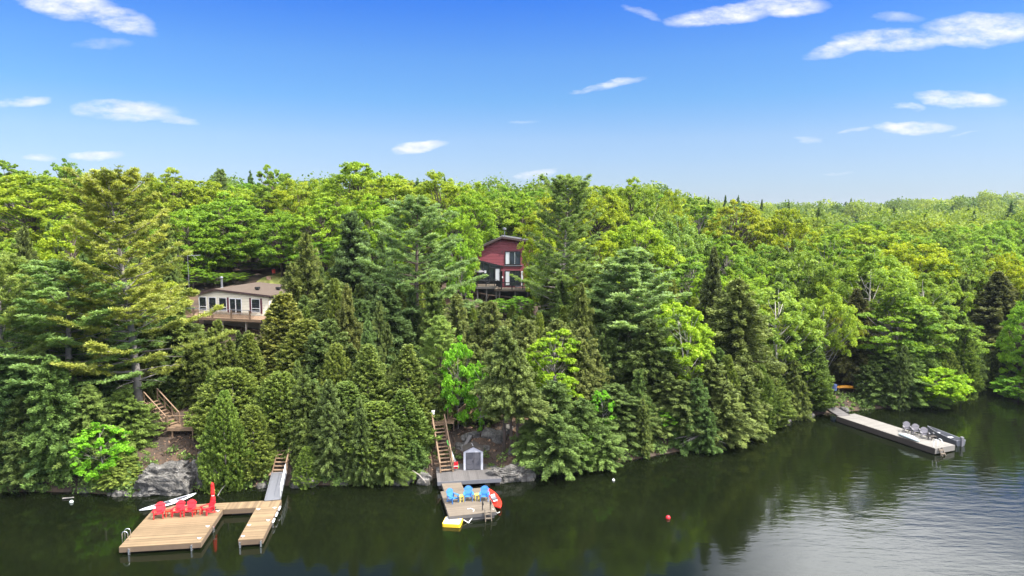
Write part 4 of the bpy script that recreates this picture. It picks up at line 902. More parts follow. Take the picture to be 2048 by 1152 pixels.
# shed
sx_, sy_ = -3.12, 53.25
SH = empty('garden_shed', (sx_, sy_, .642), R(4), 'small grey gabled shed with dark double doors on the weathered deck', 'shed')
SH.scale = (1.08, 1.08, 1.08)
wp = [(-.72, 0), (.72, 0), (.72, 1.42), (0, 1.78), (-.72, 1.42)]
wl = MB(); wl.prism(wp, 0, 1.15); wl.build('wall', M['shed_wall'], SH)
rf = MB()
for s_ in (-1, 1): rf.prism([(0, 1.79), (s_*.80, 1.39), (s_*.80, 1.44), (0, 1.85)][::s_], -.07, 1.2)
rf.build('roof', M['wood_dark'], SH)
tr = MB(); tr.box(-.725, -.56, -.02, -.002, 0, 1.40); tr.box(.56, .725, -.02, -.002, 0, 1.40); tr.prism([(-.72, 1.36), (.72, 1.36), (.72, 1.41), (0, 1.77), (-.72, 1.41)], -.022, -.003); tr.build('trim', M['shed_trim'], SH)
for s_ in (-1, 1):
    x0, x1 = (-.55, -.01) if s_ < 0 else (.01, .55)
    d_ = MB(); d_.box(x0, x1, -.03, -.004, .03, 1.35)
    for (z0, z1) in [(.08, .42), (.48, .82), (.88, 1.22)]: d_.box(x0+.05, x1-.05, -.045, -.031, z0, z1)
    dd = d_.build('door', M['shed_door'], SH); MB().box((-.04 if s_ < 0 else .02), (-.02 if s_ < 0 else .04), -.07, -.046, .6, .78).build('handle', M['black'], dd)
MB().tube([(0, -.05, 1.84), (-.06, -.1, 2.0), (-.12, -.12, 2.12)], .012, 5).build('roof_hook', M['white'], SH)
tag(MB().box(-.22, .22, -.15, .15, 0, .03).build('stepping_board', M['wood_old'], None, loc=(-1.95, 53.55, .645)), 'small pale board lying on the deck right of the shed', 'board')
G = 'blue adirondack chairs on the central dock'
adirondack('blue', 'blue adirondack chair turned sideways at the left of the central platform', G, on(906, 1004, .502), A2+.55, .92)
adirondack('blue', 'blue adirondack chair between the two yellow tables', G, on(937, 1000, .502), A2-.12, .92)
adirondack('blue', 'blue adirondack chair nearest the red kayak', G, on(969, 1000, .502), A2-.25, .92)
side_table('yellow', 'yellow side table between the sideways blue chair and the middle one', 'yellow side tables on the central dock', on(922, 1003, .502), A2+.3, .5, .42, .9)
side_table('yellow', 'yellow side table between the middle blue chair and the one by the kayak', 'yellow side tables on the central dock', on(954, 1000, .502), A2, .5, .38, .9)
# red kayak
kp0, kp1 = at_z(974, 979, .2), at_z(999, 1017, .2); kd = kp1-kp0
KY = empty('kayak', ((kp0.x+kp1.x)/2+.06, (kp0.y+kp1.y)/2, .17), math.atan2(kd.y, kd.x), 'red sit-in kayak floating against the right side of the central platform', 'kayak')
KY.rotation_euler = (R(14), 0, math.atan2(kd.y, kd.x))
hull('hull', kd.length*1.02, .82, .26, M['red_kayak'], KY, n=18, rocker=.14)
ck = MB(); ring = [(.15+.72*math.cos(t*PI/8), .25*math.sin(t*PI/8)) for t in range(16)]; ck.prism_z(ring, .05, .105); ck.build('cockpit', M['dark'], KY)
rm = MB(); rm.tube([(x, y, .11) for x, y in ring+ring[:1]], .028, 6); rm.build('coaming', M['red_kayak'], KY)
MB().box(.0, .35, -.17, .17, .108, .17).build('seat', M['grey'], KY); MB().box(-.10, -.02, -.16, .16, .108, .34).build('backrest', M['white'], KY); MB().box(.5, .62, -.15, .15, .108, .14).build('foot_brace', M['white'], KY)
# swim float
sp = [at_z(883, 1045, .3), at_z(914, 1051, .3), at_z(927, 1033, .3), at_z(898, 1029, .3)]; cen = sum(sp, Vector())/4
SF = empty('swim_float', (cen.x, cen.y, 0), A2-.36, 'square inflatable raft with white top and yellow rim tethered to the central dock', 'raft')
def rrect(a, b, r_, n=5): return [(sx*(a-r_)+r_*math.cos(t), sy*(b-r_)+r_*math.sin(t)) for (sx, sy, t0) in ((1, 1, 0), (-1, 1, PI/2), (-1, -1, PI), (1, -1, 1.5*PI)) for t in [t0+i*PI/2/n for i in range(n+1)]]
MB().prism_z(rrect(.62, .60, .12), .02, .24).build('rim', M['foam_yellow'], SF); MB().prism_z(rrect(.57, .55, .1), .242, .262).build('top_pad', M['foam_white'], SF)
for (x, y) in ((.35, .2), (.38, -.1), (-.4, -.42)): MB().lathe([(.03, .263), (.03, .285)], 8, (x, y)).build('valve', M['foam_yellow'], SF)
r0 = at_z(944, 1021, .52); r1 = at_z(927, 1038, .25)
rp = MB(); pts = [(r0.x-.35, r0.y+.25, .53), (r0.x-.1, r0.y+.3, .53), (r0.x+.12, r0.y+.1, .53), (r0.x+.1, r0.y-.12, .5), (r0.x+.05, r0.y-.4, .2), (r0.x-.2, r0.y-.9, .03), (r1.x+.3, r1.y-.05, .02), (r1.x, r1.y, .2)]
rp.tube(pts, .03, 6); tag(rp.build('rope', M['rope']), 'white rope curving from the central dock to the yellow-rimmed raft', 'rope')
rp = MB(); k_ = at_z(985, 1020, .5); rp.tube([(k_.x, k_.y+.1, .55), (k_.x+.35, k_.y+.05, .25), (k_.x+.5, k_.y+.35, .2)], .02, 5); tag(rp.build('mooring_line', M['rope']), 'short pale mooring line tying the red kayak to the dock corner', 'rope')
# central stairs
s0 = Vector((-5.22, 52.75, .66)); s1 = Vector((-6.30, 56.9, 3.35))
stairs('lower_stairs', s0, s1, .95, 13, 'wood_brown', 'steep wooden stairs with plank side rails rising from the shed deck', rail=(1, 1), railh=.8)
la = empty('upper_landing', (s1.x, s1.y, s1.z), 0, 'small wooden platform at the head of the steep central stairs', 'deck')
boards_x(-.6, 1.3, .05, 1.4, -.04, 0, .14, 21).build('deck', M['wood_brown'], la)
for x in (-.5, 1.2): MB().box(x-.05, x+.05, 1.2, 1.3, -1.6, -.042).build('post', M['wood_brown'], la)
us = stairs('upper_stairs', (s1.x+1.2, s1.y+.9, s1.z), (s1.x+5.2, s1.y+6.6, s1.z+2.0), 1.1, 14, 'wood_brown', 'slatted wooden stairway climbing right through the trees behind the shed', rail=(1, 1), railh=1.05, slats=True)
bx = MB(); bx.box(-.11, .11, -.1, .1, 0, .26); bx.box(-.13, .13, -.12, .12, .262, .29); bp = at_d(871, 866, 57.1)
tag(bx.build('utility_box', M['white'], None, loc=(s1.x-.45, s1.y+.1, s1.z+.80)), 'little white box on the rail post at the head of the central stairs', 'box')
lj = empty('life_jacket', (-4.50, 53.05, .85), R(10), 'red and white life jacket hanging on the foot of the stair rail', 'life jacket'); lj.scale = (.8, .8, .8)
v = MB(); v.prism([(-.20, 0), (-.06, -.02), (-.05, .5), (-.08, .66), (-.18, .68), (-.23, .4)], -.06, .05); v.prism([(.06, -.02), (.20, 0), (.23, .4), (.18, .68), (.08, .66), (.05, .5)], -.06, .05); v.prism([(-.12, .10), (.12, .10), (.10, .62), (-.10, .62)], .052, .11); v.build('vest', M['red'], lj)
MB().box(-.22, .22, -.075, -.062, .22, .28).build('strap', M['white'], lj)
pd = empty('paddle', (-4.55, 53.9, 1.0), 0, 'kayak paddle with bright green blades leaning beside the central stairs', 'paddle')
pa, pb = Vector((0, 0, 0)), Vector((-.62, .9, 1.15)); MB().tube([pa, pb], .022, 7).build('shaft', M['white'], pd)
for (c_, dv) in ((pa, (pa-pb).normalized()), (pb, (pb-pa).normalized())):
    b_ = MB(); sd_ = Vector((1, .0, .3)).normalized(); vs = []
    outl = [(-.05, .03), (.12, .12), (.32, .13), (.48, .05), (.5, 0), (.46, -.05), (.30, -.12), (.1, -.11), (-.05, -.03)]
    nn_ = dv.cross(sd_).normalized()*.012
    for (l_, w_) in outl: vs.append(c_+dv*l_+sd_*w_+nn_)
    for (l_, w_) in outl: vs.append(c_+dv*l_+sd_*w_-nn_)
    k = len(outl); b_.add(vs, [tuple(range(k)), tuple(range(2*k-1, k-1, -1))]+[(i, i+k, (i+1) % k+k, (i+1) % k) for i in range(k)]); b_.build('blade', M['green'], pd)
wpd = MB(); wpd.tube([(0, 0, 0), (.35, -.5, -1.0)], .03, 6); tag(wpd.build('white_pole', M['white'], None, loc=(-4.95, 54.0, 2.0)), 'short white pole leaning on the right rail of the central stairs', 'pole')
pk = MB(); pk.beam((-4.15, 54.6, 1.75), (-3.45, 55.6, 2.75), .30, .06); tag(pk.build('loose_plank', M['wood_grey']), 'grey plank propped on the slope left behind the shed', 'plank')

# --- right dock
RA = math.atan2(-9.69, 4.0); RD = empty('long_dock', (33.37, 68.33, 0), RA, 'long narrow grey floating dock reaching out at the right', 'dock')
LN = 10.6; WD = 2.45
M['wood_pale'] = material('pale_silvered_boards', (.17, .157, .14), .8, .22, 1.2, tint=.25)
boards_y(0, LN, 0, WD, .55, .59, .14, 31).build('deck', M['wood_pale'], RD)
MB().box(0, LN, -.05, -.003, .06, .585).build('fascia', M['wood_dark'], RD); MB().box(0, LN, WD+.003, WD+.05, .06, .585).build('fascia', M['wood_dark'], RD)
MB().box(LN+.003, LN+.06, -.05, WD+.05, .10, .585).build('end_board', M['wood_pale'], RD); MB().box(.2, LN-.2, .15, WD-.15, -.3, .5).build('pontoon', M['black'], RD)
MB().box(7.0, 7.03, 0, WD, .59, .60).build('seam_plate', M['wood_dark'], RD)
for y in (.25, .75):
    MB().tube([(LN-.35, y, .59), (LN-.35, y, 1.15), (LN-.20, y, 1.32), (LN, y, 1.28), (LN+.1, y, 1.05)], .03, 6).build('handrail', M['white'], RD)
lw = MB()
for y in (.27, .73): lw.beam((LN+.08, y, .60), (LN+.75, y, -.45), .05, .10)
lw.build('ladder_rail', M['wood_old'], RD)
for i in range(3): MB().box(LN+.12+i*.17, LN+.32+i*.17, .30, .70, .42-i*.27, .46-i*.27).build('ladder_rung', M['wood_old'], RD)
ra0 = Vector((34.2, 68.4, .60)); ra1 = Vector((33.45, 71.9, 1.05)); rv = ra1-ra0
RAMP = empty('ramp', ra0, math.atan2(rv.y, rv.x), 'weathered plank ramp linking the long dock to the right bank', 'ramp'); RAMP.rotation_euler = (0, -math.asin(rv.z/rv.length), math.atan2(rv.y, rv.x))
mbp = MB()
for i in range(26): mbp.box(i*rv.length/26, (i+1)*rv.length/26-.01, -.65, .65, -.03, .01, random.Random(i).random())
mbp.build('ramp_deck', M['wood_grey'], RAMP); MB().box(0, rv.length, -.70, -.655, -.16, .0).box(0, rv.length, .655, .70, -.16, 0).build('side_beam', M['wood_dark'], RAMP)
G = 'grey adirondack chairs on the long dock'
for (px, py, lab) in ((1814, 864, 'grey adirondack chair furthest from the end of the long dock'), (1832, 869, 'grey adirondack chair in the middle of the three on the long dock'), (1849, 876, 'grey adirondack chair nearest the ladder of the long dock')):
    adirondack('grey', lab, G, on(px, py, .592), R(-18), .93)
ks = at_z(1798, 866, .75); ke = at_z(1838, 881, .75); kv = ke-ks
KK = empty('overturned_kayak', ((ks.x+ke.x)/2, (ks.y+ke.y)/2, .70), math.atan2(kv.y, kv.x), 'pale green-white kayak lying bottom up on the long dock before the grey chairs', 'kayak')
M['pale_hull'] = material('pale_green_hull', (.50, .56, .54), .35, .05, 3); hull('hull', kv.length*1.05, .62, .24, M['pale_hull'], KK, flip=True, rocker=.06)
bxm = empty('deck_bench', on(1864, 879, .592), RA+PI/2, 'low dark slatted bench with thin posts beyond the third grey chair', 'bench'); b1 = MB()
for i in range(4): b1.box(-.35, .35, -.2+i*.1, -.12+i*.1, .30, .33)
b1.build('seat', M['wood_dark'], bxm)
for (x, y) in ((-.32, -.17), (.32, -.17), (-.32, .17), (.32, .17)): MB().box(x-.025, x+.025, y-.025, y+.025, 0, .75 if y > 0 else .298).build('leg', M['wood_dark'], bxm)
# small aluminium boat moored on the far side
bs_, be_ = at_z(1848, 862, .3), at_z(1912, 887, .3); bv = be_-bs_
BT = empty('motor_boat', ((bs_.x+be_.x)/2+.55, (bs_.y+be_.y)/2+.25, .12), math.atan2(bv.y, bv.x), 'small silver motor boat moored along the far side of the long dock', 'boat')
bl = bv.length*1.05; hb = MB(); n = 12; secs = []
for i in range(n+1):
    t = i/n; w_ = .52*(1-(1-t)**3*.92); zz = .42+.18*(1-t)**2
    secs.append([(-bl/2+bl*t, -w_*.7, -.15), (-bl/2+bl*t, -w_, zz), (-bl/2+bl*t, -w_+.05, zz), (-bl/2+bl*t, -w_*.62, .02), (-bl/2+bl*t, w_*.62, .02), (-bl/2+bl*t, w_-.05, zz), (-bl/2+bl*t, w_, zz), (-bl/2+bl*t, w_*.7, -.15)])
vs = [p for s_ in secs for p in s_]; fs = [(i*8+j, i*8+(j+1) % 8, (i+1)*8+(j+1) % 8, (i+1)*8+j) for i in range(n) for j in range(8)]+[tuple(range(7, -1, -1)), tuple(n*8+j for j in range(8))]
hb.add(vs, fs); hb.build('hull', M['metal_grey'], BT)
MB().box(bl/2-.06, bl/2, -.46, .46, .02, .42).build('transom', M['metal_grey'], BT)
for x in (-.8, .6): MB().box(x-.13, x+.13, -.44, .44, .24, .28).build('bench', M['white'], BT)
mo = MB(); mo.box(bl/2-.06, bl/2+.18, -.12, .12, .50, .76); mo.box(bl/2+.02, bl/2+.16, -.07, .07, -.3, .52); mo.build('outboard_motor', M['grey'], BT)
# yellow canoe and blue drum on the bank
cp = at_d(1693, 775, 76.2); cz = gz(cp.x, cp.y)
CN = empty('canoe', (cp.x, cp.y, cp.z), R(-4), 'orange-yellow canoe resting on a wooden rack among the trees', 'canoe'); hull('hull', 2.9, .62, .27, M['orange'], CN, flip=True, rocker=.10)
RK = empty('canoe_rack', (cp.x, cp.y, cz), R(-4), 'low wooden rack holding up the orange-yellow canoe', 'rack')
for x in (-1.0, 1.0):
    for y in (-.35, .35): MB().box(x-.05, x+.05, y-.05, y+.05, -.3, max(.25, cp.z-cz-.06)).build('post', M['wood_brown'], RK)
    MB().box(x-.04, x+.04, -.45, .45, max(.25, cp.z-cz-.06), max(.33, cp.z-cz+.01)).build('crossbar', M['wood_brown'], RK)
dp = at_d(1669, 771, 75.8); dr = MB(); dr.lathe([(.25, 0), (.27, .06), (.27, .3), (.285, .32), (.27, .34), (.27, .6), (.25, .7)], 16)
tag(dr.build('drum', M['blue_tub'], None, loc=(dp.x, dp.y, gz(dp.x, dp.y)+.3)), 'dark blue drum at the left end of the orange-yellow canoe', 'drum')
# buoys and floats
def buoy(px, py, r_, mat, name, label, cat='buoy', tilt=0):
    p = at_z(px, py, 0); b = empty(name, (p.x, p.y, r_*.35), 0, label, cat); s_ = MB(); s_.lathe([(.02, -r_), (r_*.6, -r_*.8), (r_*.95, -r_*.3), (r_, 0), (r_*.95, r_*.3), (r_*.6, r_*.8), (.02, r_)], 12); s_.build('float_body', M[mat], b, smooth=True)
    e = MB(); e.tube([(0, 0, r_*.9), (0, 0, r_*1.35)], .03, 6); e.build('eyelet', M['black'] if mat != 'white' else M['grey'], b)
buoy(1336, 1037, .17, 'red', 'mooring_buoy', 'small red buoy alone on the dark open water')
buoy(1227, 961, .11, 'white', 'mooring_buoy', 'tiny white buoy in the black water right of the central dock')
buoy(143, 1005, .14, 'pale_hull' if 'pale_hull' in M else 'white', 'mooring_buoy', 'pale blue-green buoy near the trees at far left')
lg = MB(); p = at_z(136, 997, .05); lg.tube([(p.x-.4, p.y, .05), (p.x+.4, p.y+.05, .12)], [.05, .04], 6); tag(lg.build('floating_branch', M['dead']), 'short pale branch floating by the buoy at far left', 'branch')

# ------------------------------------------------------------------ rocks
def rock(name, loc, size, seed, label, group=None, rz=0, cat='rock', n=26, rough=.32):
    r = np.random.default_rng(seed); vs = []; fs = []; m_ = n//2
    off = r.uniform(0, 50, 3)
    for i in range(m_+1):
        th = PI*i/m_
        for j in range(n):
            ph = 2*PI*j/n; d = np.array([math.sin(th)*math.cos(ph), math.sin(th)*math.sin(ph), math.cos(th)])
            fine = 0.
            if n > 30:
                for (fr_q, am_q) in ((3.2, .16), (7, .10), (15, .06)):
                    q_ = float(vnoise(np.array([d[0]*fr_q+d[1]*2.1+off[0]]), np.array([d[2]*fr_q*1.6+d[1]*fr_q*.7+off[2]]), seed+3)[0]); fine += am_q*(.25-abs(q_))*2
            k = 1+rough*float(vnoise(np.array([d[0]*1.6+off[0]]), np.array([d[1]*1.6+d[2]*1.9+off[1]]), seed)[0])*2+rough*.6*float(vnoise(np.array([d[0]*4+off[2]]), np.array([d[1]*4+d[2]*4.5]), seed+1)[0])
            k += fine; b = np.sign(d)*np.abs(d)**.66*k; vs.append((b[0]*size[0]/2, b[1]*size[1]/2, b[2]*size[2]/2))
    for i in range(m_):
        for j in range(n): fs.append((i*n+j, (i+1)*n+j, (i+1)*n+(j+1) % n, i*n+(j+1) % n))
    mb = MB(); mb.add(vs, fs); o = mb.build(name, M['rock'], None, loc=loc); o.rotation_euler = (0, 0, rz); return tag(o, label, cat, group)
rock('cliff_rock', (-26.6, 50.9, .75), (3.7, 2.4, 2.4), 3, 'big pale grey rock face at the waterline below the stair landing', rz=.12, n=96, rough=.26)
rock('boulder', (-24.3, 51.6, 1.1), (1.3, 1.2, 1.9), 4, 'upright grey boulder touching the right side of the big rock face', n=40)
rock('boulder', (-23.2, 51.9, .7), (1.6, 1.2, 1.1), 14, 'low lumpy boulder, second right of the big rock face')
rock('boulder', (-.35, 52.75, .35), (3.0, 1.5, 1.7), 5, 'long pale slanting boulder at the water right of the shed deck', rz=.35, n=72)
rock('boulder', (1.25, 53.0, .2), (1.3, 1.1, 1.0), 6, 'rounded dark boulder right of the long slanting one')
rock('boulder', (-16.3, 51.6, .25), (1.9, 1.1, 1.0), 7, 'pale boulder at the waterline just right of the grey gangway')
rock('boulder', (-7.0, 52.1, .3), (1.1, .9, .9), 8, 'pale boulder left of the foot of the central stairs')
rock('boulder', (-8.6, 52.0, .15), (1.5, .9, .8), 9, 'grey shore boulder second left from the central stairs')
rr_ = random.Random(11)
ROCKS = [(-3.9, 57.2, .9), (-3.1, 57.6, .7), (-1.9, 57.6, 1.0), (-1.1, 57.1, 1.2), (-.4, 58.0, .9), (-2.6, 60.4, .8), (-1.0, 62.0, .6), (.9, 58.2, .7), (1.6, 57.0, .9), (-2.2, 56.0, .6), (-4.4, 56.2, .8), (2.4, 55.6, .9), (.3, 55.2, .8),
         (-22.6, 54.2, .6), (-23.1, 55.6, .5), (-22.2, 57.6, .7), (-23.8, 57.0, .5), (-21.7, 53.2, .6), (-25.0, 53.4, .7), (-22.9, 59.4, 1.0)]
for i, (x, y, s_) in enumerate(ROCKS):
    c_ = 'pale rock half buried in the slope %s' % ('behind the shed' if x > -10 else 'under the brown stair landing')
    rock('slope_rock', (x, y, gz(x, y)+.05), (s_*1.3, s_, s_*.8), 30+i, c_, 'rocks in the slope behind the shed' if x > -10 else 'rocks in the slope under the landing', rz=rr_.uniform(0, 3), n=16)
k = 0
for i in range(400):
    if k >= 38: break
    j = rr_.randrange(3, len(SHORE)-5); t_ = rr_.random(); x = SHORE[j][0]*(1-t_)+SHORE[j+1][0]*t_; y = SHORE[j][1]*(1-t_)+SHORE[j+1][1]*t_+rr_.uniform(-.2, .5)
    if abs(x+3.3) < 3.4 or x < -42: continue
    s_ = rr_.uniform(.2, .75); rock('shore_rock', (x, y, .05), (s_*1.4, s_, s_*.9), 200+i, 'grey rock along the waterline under the overhanging trees', 'rocks along the waterline', rz=rr_.uniform(0, 3), n=12); k += 1
# dead branches
for i, (a_, b_, c_, lab) in enumerate([((2.0, 56.2, 5.2), (3.2, 55.2, 2.2), (5.2, 54.6, 1.9), 'long bare curved branch hanging over the slope right of the bare trunks'),
                                       ((-7.9, 52.4, .9), (-7.3, 51.8, .8), (-6.7, 51.5, .25), 'bare bent branch over the shore boulders left of the central stairs')]):
    f_ = MB(); f_.tube([a_, b_, c_], [.05, .045, .02], 6); f_.tube([b_, (b_[0]+.5, b_[1]-.2, b_[2]+.7)], [.03, .01], 5); tag(f_.build('bare_branch', M['dead']), lab, 'branch')
db = MB(); p = at_d(1400, 885, 59.6); r_ = random.Random(4)
for i in range(26):
    q = Vector((p.x+r_.uniform(-2.6, 2.2), p.y+r_.uniform(-.6, .6), max(.1, p.z+r_.uniform(-.5, .8)))); db.tube([p+Vector((1.5, 1.2, .9)), (p+q)/2+Vector((0, 0, .4)), q], [.05, .03, .01], 5)
tag(db.build('fallen_branches', M['dead']), 'tangle of dead grey-pink branches over the water at right of centre', 'branches')

# ------------------------------------------------------------------ white cottage
YA = -R(14.5); c0 = Vector((-39.6, 85.6, 0)); FZ = 8.9
CT = empty('cottage', (c0.x, c0.y, FZ), YA, 'cream sided single-storey cottage with brown shingle roof among the trees at left', 'house')
CW, CD = 10.1, 8.5; EL, PKX, PKZ, ER = 2.35, 2.6, 2.95, 2.38
MB().prism([(0, -.1), (CW, -.1), (CW, ER), (PKX, PKZ), (0, EL)], 0, CD).build('wall', M['siding'], CT)
MB().box(.3, CW-.3, .4, CD, -3.2, -.102).build('foundation', M['concrete'], CT)
rf = MB(); o_ = .35
for (xa, za, xb, zb_) in ((-o_, EL-.08, PKX, PKZ+.02), (PKX, PKZ+.02, CW+o_+.1, ER-.02)): rf.add([(xa, -o_, za), (xb, -o_, zb_), (xb, CD+o_, zb_), (xa, CD+o_, za), (xa, -o_, za+.14), (xb, -o_, zb_+.14), (xb, CD+o_, zb_+.14), (xa, CD+o_, za+.14)], [(0, 3, 2, 1), (4, 5, 6, 7), (0, 1, 5, 4), (2, 3, 7, 6), (3, 0, 4, 7), (1, 2, 6, 5)])
roof_ = rf.build('roof', M['shingle'], CT)
fa = MB()
for (xa, za, xb, zb_) in ((-o_, EL-.14, PKX, PKZ-.04), (PKX, PKZ-.04, CW+o_+.1, ER-.08)): fa.add([(xa, -o_-.03, za), (xb, -o_-.03, zb_), (xb, -o_-.004, zb_), (xa, -o_-.004, za), (xa, -o_-.03, za+.19), (xb, -o_-.03, zb_+.19), (xb, -o_-.004, zb_+.19), (xa, -o_-.004, za+.19)], [(0, 3, 2, 1), (4, 5, 6, 7), (0, 1, 5, 4), (2, 3, 7, 6), (3, 0, 4, 7), (1, 2, 6, 5)])
fa.build('fascia', M['trim_dark'], CT)
def window(parent, x0, x1, z0, z1, y=0, split=None, frame='white', fw=.07, rows=None, name='window', lower='glass', d=.05):
    f = MB(); yy0, yy1 = y-d, y-.002
    f.box(x0, x0+fw, yy0, yy1, z0, z1); f.box(x1-fw, x1, yy0, yy1, z0, z1); f.box(x0+fw, x1-fw, yy0, yy1, z0, z0+fw); f.box(x0+fw, x1-fw, yy0, yy1, z1-fw, z1)
    for xs in (split or []): f.box(xs-fw/2, xs+fw/2, yy0, yy1, z0+fw, z1-fw)
    for zs in (rows or []): f.box(x0+fw, x1-fw, yy0+.004, yy1, zs-fw/2, zs+fw/2)
    fo = f.build(name, M[frame], parent); MB().box(x0+fw*.5, x1-fw*.5, y-.028, y-.004, z0+fw*.5, z1-fw*.5).build('pane', M['glass'], fo); return fo
window(CT, .10, 1.18, .30, 2.02, rows=[.78], name='window'); window(CT, 1.5, 2.62, .10, 2.0, name='window'); window(CT, 2.98, 4.12, .30, 2.0, rows=[.78])
window(CT, 4.48, 6.30, 0, 1.98, split=[5.42], name='patio_door', fw=.11); window(CT, 7.65, 8.88, .30, 1.98, rows=[.78], split=None)
for x in (4.18, 7.38, 8.92): MB().box(x, x+.24, -.045, -.003, .15, 2.05).build('shutter', M['maroon'], CT)
MB().box(CW-.12, CW+.012, -.012, -.001, -.1, 2.3).build('corner_trim', M['cream'], CT)
ch = MB(); ch.lathe([(.14, 2.5), (.14, 4.1)], 10, (1.05, 3.2)); ch.lathe([(.22, 4.1), (.22, 4.16), (.1, 4.34)], 10, (1.05, 3.2)); ch.build('chimney', M['metal_grey'], roof_); MB().lathe([(.32, 2.68), (.16, 2.95)], 10, (1.05, 3.2)).build('flashing', M['metal_grey'], roof_)
for (x, y) in ((6.9, 2.4), (8.7, 4.2)):
    z_ = np.interp(x, [PKX, CW], [PKZ+.15, ER+.12]); v_ = MB(); v_.box(x-.17, x+.17, y-.17, y+.17, z_-.1, z_+.18); v_.box(x-.24, x+.24, y-.24, y+.24, z_+.182, z_+.42); v_.build('roof_vent', M['black'], roof_)
MB().tube([(8.35, 5.4, 2.4), (8.35, 5.4, 3.75)], .06, 8).build('vent_pipe', M['black'], roof_)
dk = empty('cottage_deck', (c0.x, c0.y, FZ), YA, 'raised brown deck with lattice railing along the front of the cream cottage', 'deck')
DF = -2.9
boards_x(-1.2, CW+.8, DF, -.06, -.16, -.11, .14, 41).build('deck', M['wood_brown'], dk); MB().box(-1.2, CW+.8, DF-.05, DF-.003, -.42, -.115).build('rim_beam', M['wood_brown'], dk)
for x in (-.9, 1.8, 5.35, 8.6): MB().box(x-.08, x+.08, DF+.3, DF+.46, -3.6, -.165).build('post', M['wood_brown'] if x < 5 else M['concrete'], dk)
for x in (-1.1, 1.55, 4.2, 6.85, 9.4): MB().box(x-.10, x+.10, DF-.02, DF+.10, -.11, .92).build('rail_post', M['wood_brown'], dk)
MB().box(-1.15, CW+.7, DF-.04, DF+.12, .922, .965).build('top_rail', M['metal_grey'], dk)
for i in range(110):
    x = -1.1+i*.1
    if i in (0, 53): lt = MB()
    if i in (26, 109): lt.build('lattice_panel', M['wood_brown'], dk)
    if 1.6 < x < 4.1: continue
    for s_ in (-1, 1):
        x2 = x+s_*.7; lt.beam((x, DF+.02+s_*.012, -.02), (x2, DF+.02+s_*.012, .68), .035, .012)

MB().box(1.7, 4.1, DF+.03, DF+.07, .60, .66).build('mid_rail', M['wood_brown'], dk)
fc = empty('deck_chair', (c0.x+.968*3.0-.25, c0.y-.25*3.0-1.5, FZ-.1), YA+.3, 'thin black folding chair on the cottage deck left of the glass doors', 'chair')
f_ = MB(); f_.tube([(-.22, -.2, 0), (.22, .25, .95)], .015, 5); f_.tube([(-.22, .25, 0), (-.22, -.25, .55)], .015, 5); f_.tube([(.22, .25, 0), (.22, -.25, .55)], .015, 5); f_.build('frame', M['black'], fc); MB().box(-.22, .22, -.22, .2, .42, .44).build('seat', M['grey'], fc); MB().beam((0, .24, .5), (0, .34, 1.0), .42, .02).build('backrest', M['grey'], fc)
bn = empty('deck_bench', (c0.x+.968*2.6-.55, c0.y-.25*2.6-2.1, FZ-.108), YA, 'low brown slatted bench at the open part of the cottage deck rail', 'bench')
MB().box(-.9, .9, -.2, .2, .38, .43).build('seat', M['wood_brown'], bn)
for x in (-.8, .8): MB().box(x-.05, x+.05, -.18, .18, 0, .378).build('leg', M['wood_brown'], bn)
# tv antenna on its mast
am = at_d(375, 512, 95); ab = gz(am.x, am.y); AN = empty('tv_antenna', (am.x, am.y, ab), R(15), 'spiky silver tv antenna on a tall thin mast left of the cottage', 'antenna')
h_ = am.z-ab; MB().tube([(0, 0, 0), (0, 0, h_+.1)], .045, 6).build('mast', M['metal_grey'], AN)
b1 = MB(); b1.tube([(-1.6, 0, h_), (1.7, 0, h_+.1)], .035, 5)
for i in range(13):
    x = -1.5+i*.25; l_ = .35+.05*i; b1.tube([(x, -l_, h_+.05), (x, l_, h_+.05)], .016, 4)
b1.tube([(.3, 0, h_+.5), (1.2, 0, h_-.5)], .02, 4); b1.build('aerial', M['metal_grey'], AN)
# lawn behind the cottage
def lawn():
    xs = np.linspace(-38.5, -27, 26); ys = np.linspace(97.5, 112, 24); Yg, Xg = np.meshgrid(ys, xs, indexing='ij'); Zg = ground_h(Xg, Yg)+.06
    ed = np.minimum(np.minimum(Xg-xs[0], xs[-1]-Xg), np.minimum(Yg-ys[0], ys[-1]-Yg)); Zg = Zg-np.where(ed < .7, .25, 0)
    v = [(float(a), float(b), float(c)) for a, b, c in zip(Xg.ravel(), Yg.ravel(), Zg.ravel())]; k = 26
    f = [(i*k+j, i*k+j+1, (i+1)*k+j+1, (i+1)*k+j) for i in range(23) for j in range(25)]
    mb = MB(); mb.add(v, f); o = mb.build('lawn', material('dry_lawn', (.22, .25, .05), .95, .25, .8, .3, color2=(.32, .29, .09)), smooth=True)
    tag(o, 'patch of sunlit yellow-green lawn behind the cottage', kind='structure')
lawn()
lp_ = at_d(538, 566, 101); FP = empty('fire_pit', (lp_.x, lp_.y, gz(lp_.x, lp_.y)+.05), 0, 'small rust-brown fire pit on the lawn behind the cottage', 'fire pit')
MB().lathe([(.32, 0), (.38, .45), (.33, .45), (.28, .05)], 12).build('bowl', M['brick'], FP)
lp_ = at_d(548, 560, 105); LC = empty('lawn_chair', (lp_.x, lp_.y, gz(lp_.x, lp_.y)+.05), .4, 'faded red lawn chair on the grass behind the cottage', 'chair')
MB().box(-.25, .25, -.25, .25, .38, .42).build('seat', M['orange_red'], LC); MB().beam((0, .25, .4), (0, .42, .95), .5, .04).build('backrest', M['orange_red'], LC)
for (x, y) in ((-.22, -.22), (.22, -.22), (-.22, .22), (.22, .22)): MB().box(x-.02, x+.02, y-.02, y+.02, 0, .378).build('leg', M['wood_brown'], LC)

